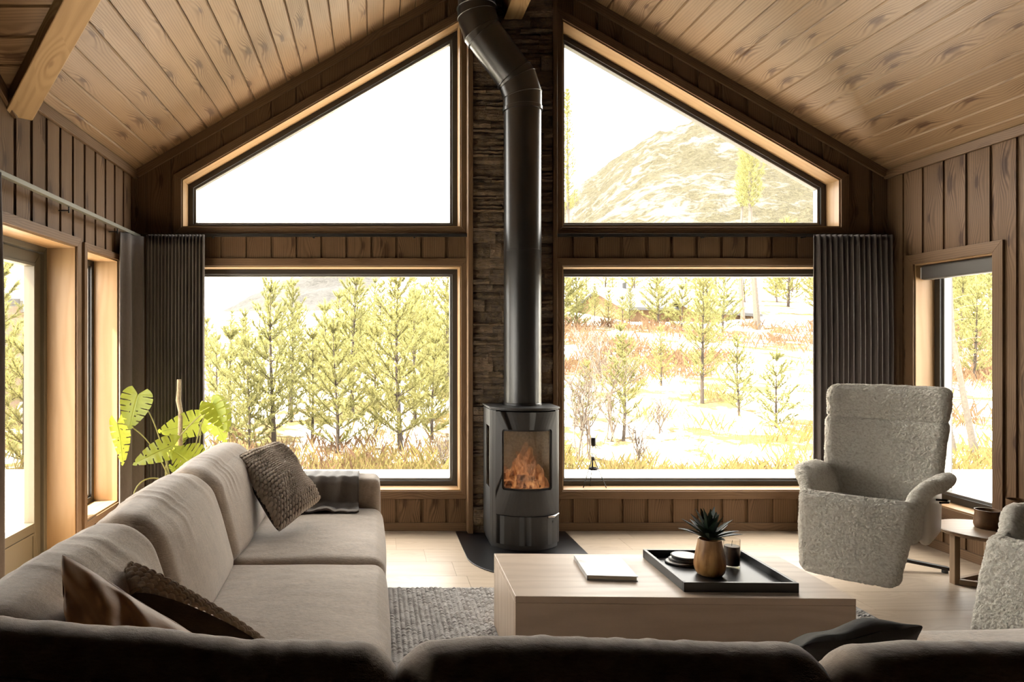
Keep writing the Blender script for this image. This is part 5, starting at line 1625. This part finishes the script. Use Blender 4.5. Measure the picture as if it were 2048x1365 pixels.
for _ in range(950):
    u = RG.uniform(.26, .98); d = RG.uniform(13, 34); x = u * d
    if noise.noise(Vector((x * .22, d * .16, 8))) > .06 - (.25 if d > 20 else 0): pts.append((x, d, 36, .30, RG.uniform(.7, 1.3)))
for _ in range(110):
    u = RG.uniform(-.2, .14); d = RG.uniform(9.0, 12); pts.append((u * d, d, 16, .2, RG.uniform(.3, .9)))
blades('heather', 'rust coloured heather growing in patches on the heath outside', 'heather', 'heather', pts, .40, .006, RG)

# ---- far cabin
def mk_tiles():
    g = G('grey roof tiles'); o = g.obj(); s = g.n('ShaderNodeSeparateXYZ'); g.link(o, s.inputs[0])
    w = g.math('FRACT', g.math('MULTIPLY', s.outputs[2], 9.0))
    col = g.mix(g.rng(w, .0, .25), (.060, .059, .0605), (.100, .099, .102))
    return g.done(g.bsdf(col, .9, normal=g.bump(w, .5, .03), spec=.0))
M['roof_tile'] = mk_tiles()
M['cabin_wall'] = wood('cabin cladding', (.115, .066, .030), (.075, .040, .018), 0, .7, 10)
M['cabin_trim'] = plain('pale barge board', (0.1375, 0.1300, 0.1175), .6)
def gable_house(name, label, A, B, half, drop, wall_h, par=None, chim=None):
    A, B = Vector(A), Vector(B); d = (B - A); d.z = 0; d.normalize(); s = Vector((d.y, -d.x, 0))
    t = thing(name, label, 'building', tuple(A)) if par is None else par
    o = Vector(t.location); mb = MB()
    for sg, nm in ((1, 'roof_slope'), (-1, 'roof_slope')):
        mb = MB(); p = [A - o - d * .35, B - o + d * .35, B - o + d * .35 + s * sg * half - Vector((0, 0, drop)), A - o - d * .35 + s * sg * half - Vector((0, 0, drop))]
        mb.hexa(p + [q + Vector((0, 0, .14)) for q in p]); mb.build(nm, 'roof_tile', t)
    mb = MB()
    ins = .88
    for P0 in (A, B):
        q = P0 - o; w = half * ins; e = drop * ins
        mb.face([q + s * w - Vector((0, 0, e + wall_h)), q + s * w - Vector((0, 0, e)), q, q - s * w - Vector((0, 0, e)), q - s * w - Vector((0, 0, e + wall_h))], [(0, w), (e, w), (0, 0), (e, -w), (0, -w)])
    for sg in (1, -1):
        w = s * sg * half * ins; e = Vector((0, 0, drop * ins))
        mb.face([A - o + w - e, B - o + w - e, B - o + w - e - Vector((0, 0, wall_h)), A - o + w - e - Vector((0, 0, wall_h))], [(0, 0), (0, 6), (2, 6), (2, 0)])
    mb.build('walls', 'cabin_wall', t, recalc=False)
    for sg in (1, -1):
        mb = MB(); mb.bar(A - o - d * .38 + Vector((0, 0, .02)), A - o - d * .38 + s * sg * (half + .03) - Vector((0, 0, drop - .0)), .05, .24, grain=False); mb.build('barge_board', 'cabin_trim', t)
    if chim is not None:
        mb = MB(); c = A.lerp(B, chim) - o + Vector((0, 0, .1)); mb.tube([c, c + Vector((0, 0, .32))], .12, 10); mb.build('chimney', 'black_metal', t)
    return t
cab = gable_house('cabin', 'far timber cabin with grey tiled roof above the heath in the right picture window', (12.24, 38.0, 4.33), (18.2, 40.2, 4.36), 2.75, 1.22, 2.4, chim=.26)
gable_house('cabin', '', (16.0, 36.4, 3.70), (19.4, 37.8, 3.55), 1.5, .75, 1.8, par=cab)
gable_house('outbuilding', 'outbuilding with pale tiled roof seen through the glazed door', (-7.9, 15.4, 3.35), (-13.5, 13.2, 3.35), 2.6, 1.25, 2.6)

# ================================================================= LIGHT AND CAMERA
w = bpy.data.worlds.new('World'); bpy.context.scene.world = w; w.use_nodes = True
nt = w.node_tree; nt.nodes.clear()
bg = nt.nodes.new('ShaderNodeBackground'); wo = nt.nodes.new('ShaderNodeOutputWorld')
bg.inputs[0].default_value = (1.0, .945, .892, 1); bg.inputs[1].default_value = 3.2
nt.links.new(bg.outputs[0], wo.inputs[0])
sun = bpy.data.lights.new('sun', 'SUN'); sun.energy = 11.0; sun.color = (1.0, .90, .75); sun.angle = math.radians(1.2)
so = bpy.data.objects.new('sun', sun); C.objects.link(so)
sd = Vector((.62, .22, -1.05)).normalized(); so.rotation_euler = sd.to_track_quat('-Z', 'Y').to_euler()

cam = bpy.data.cameras.new('camera'); co = bpy.data.objects.new('camera', cam); C.objects.link(co)
co.location = (0, 0, 1.4); co.rotation_euler = (PI / 2, 0, 0)
cam.sensor_width = 36; cam.lens = 1400 / 2048 * 36
cam.shift_x = (1024 - 748) / 2048; cam.shift_y = (688 - 682.5) / 2048
cam.clip_end = 3000
sc = bpy.context.scene; sc.camera = co
sc.view_settings.view_transform = 'Standard'; sc.view_settings.look = 'None'; sc.view_settings.gamma = 1.0
sc.view_settings.use_curve_mapping = False; sc.view_settings.exposure = 1.95
try:
    cy = sc.cycles; cy.max_bounces = 10; cy.diffuse_bounces = 1; cy.glossy_bounces = 4; cy.transmission_bounces = 6; cy.transparent_max_bounces = 16
    cy.sample_clamp_indirect = 12; cy.use_denoising = True; cy.caustics_reflective = False; cy.caustics_refractive = False
except Exception: pass
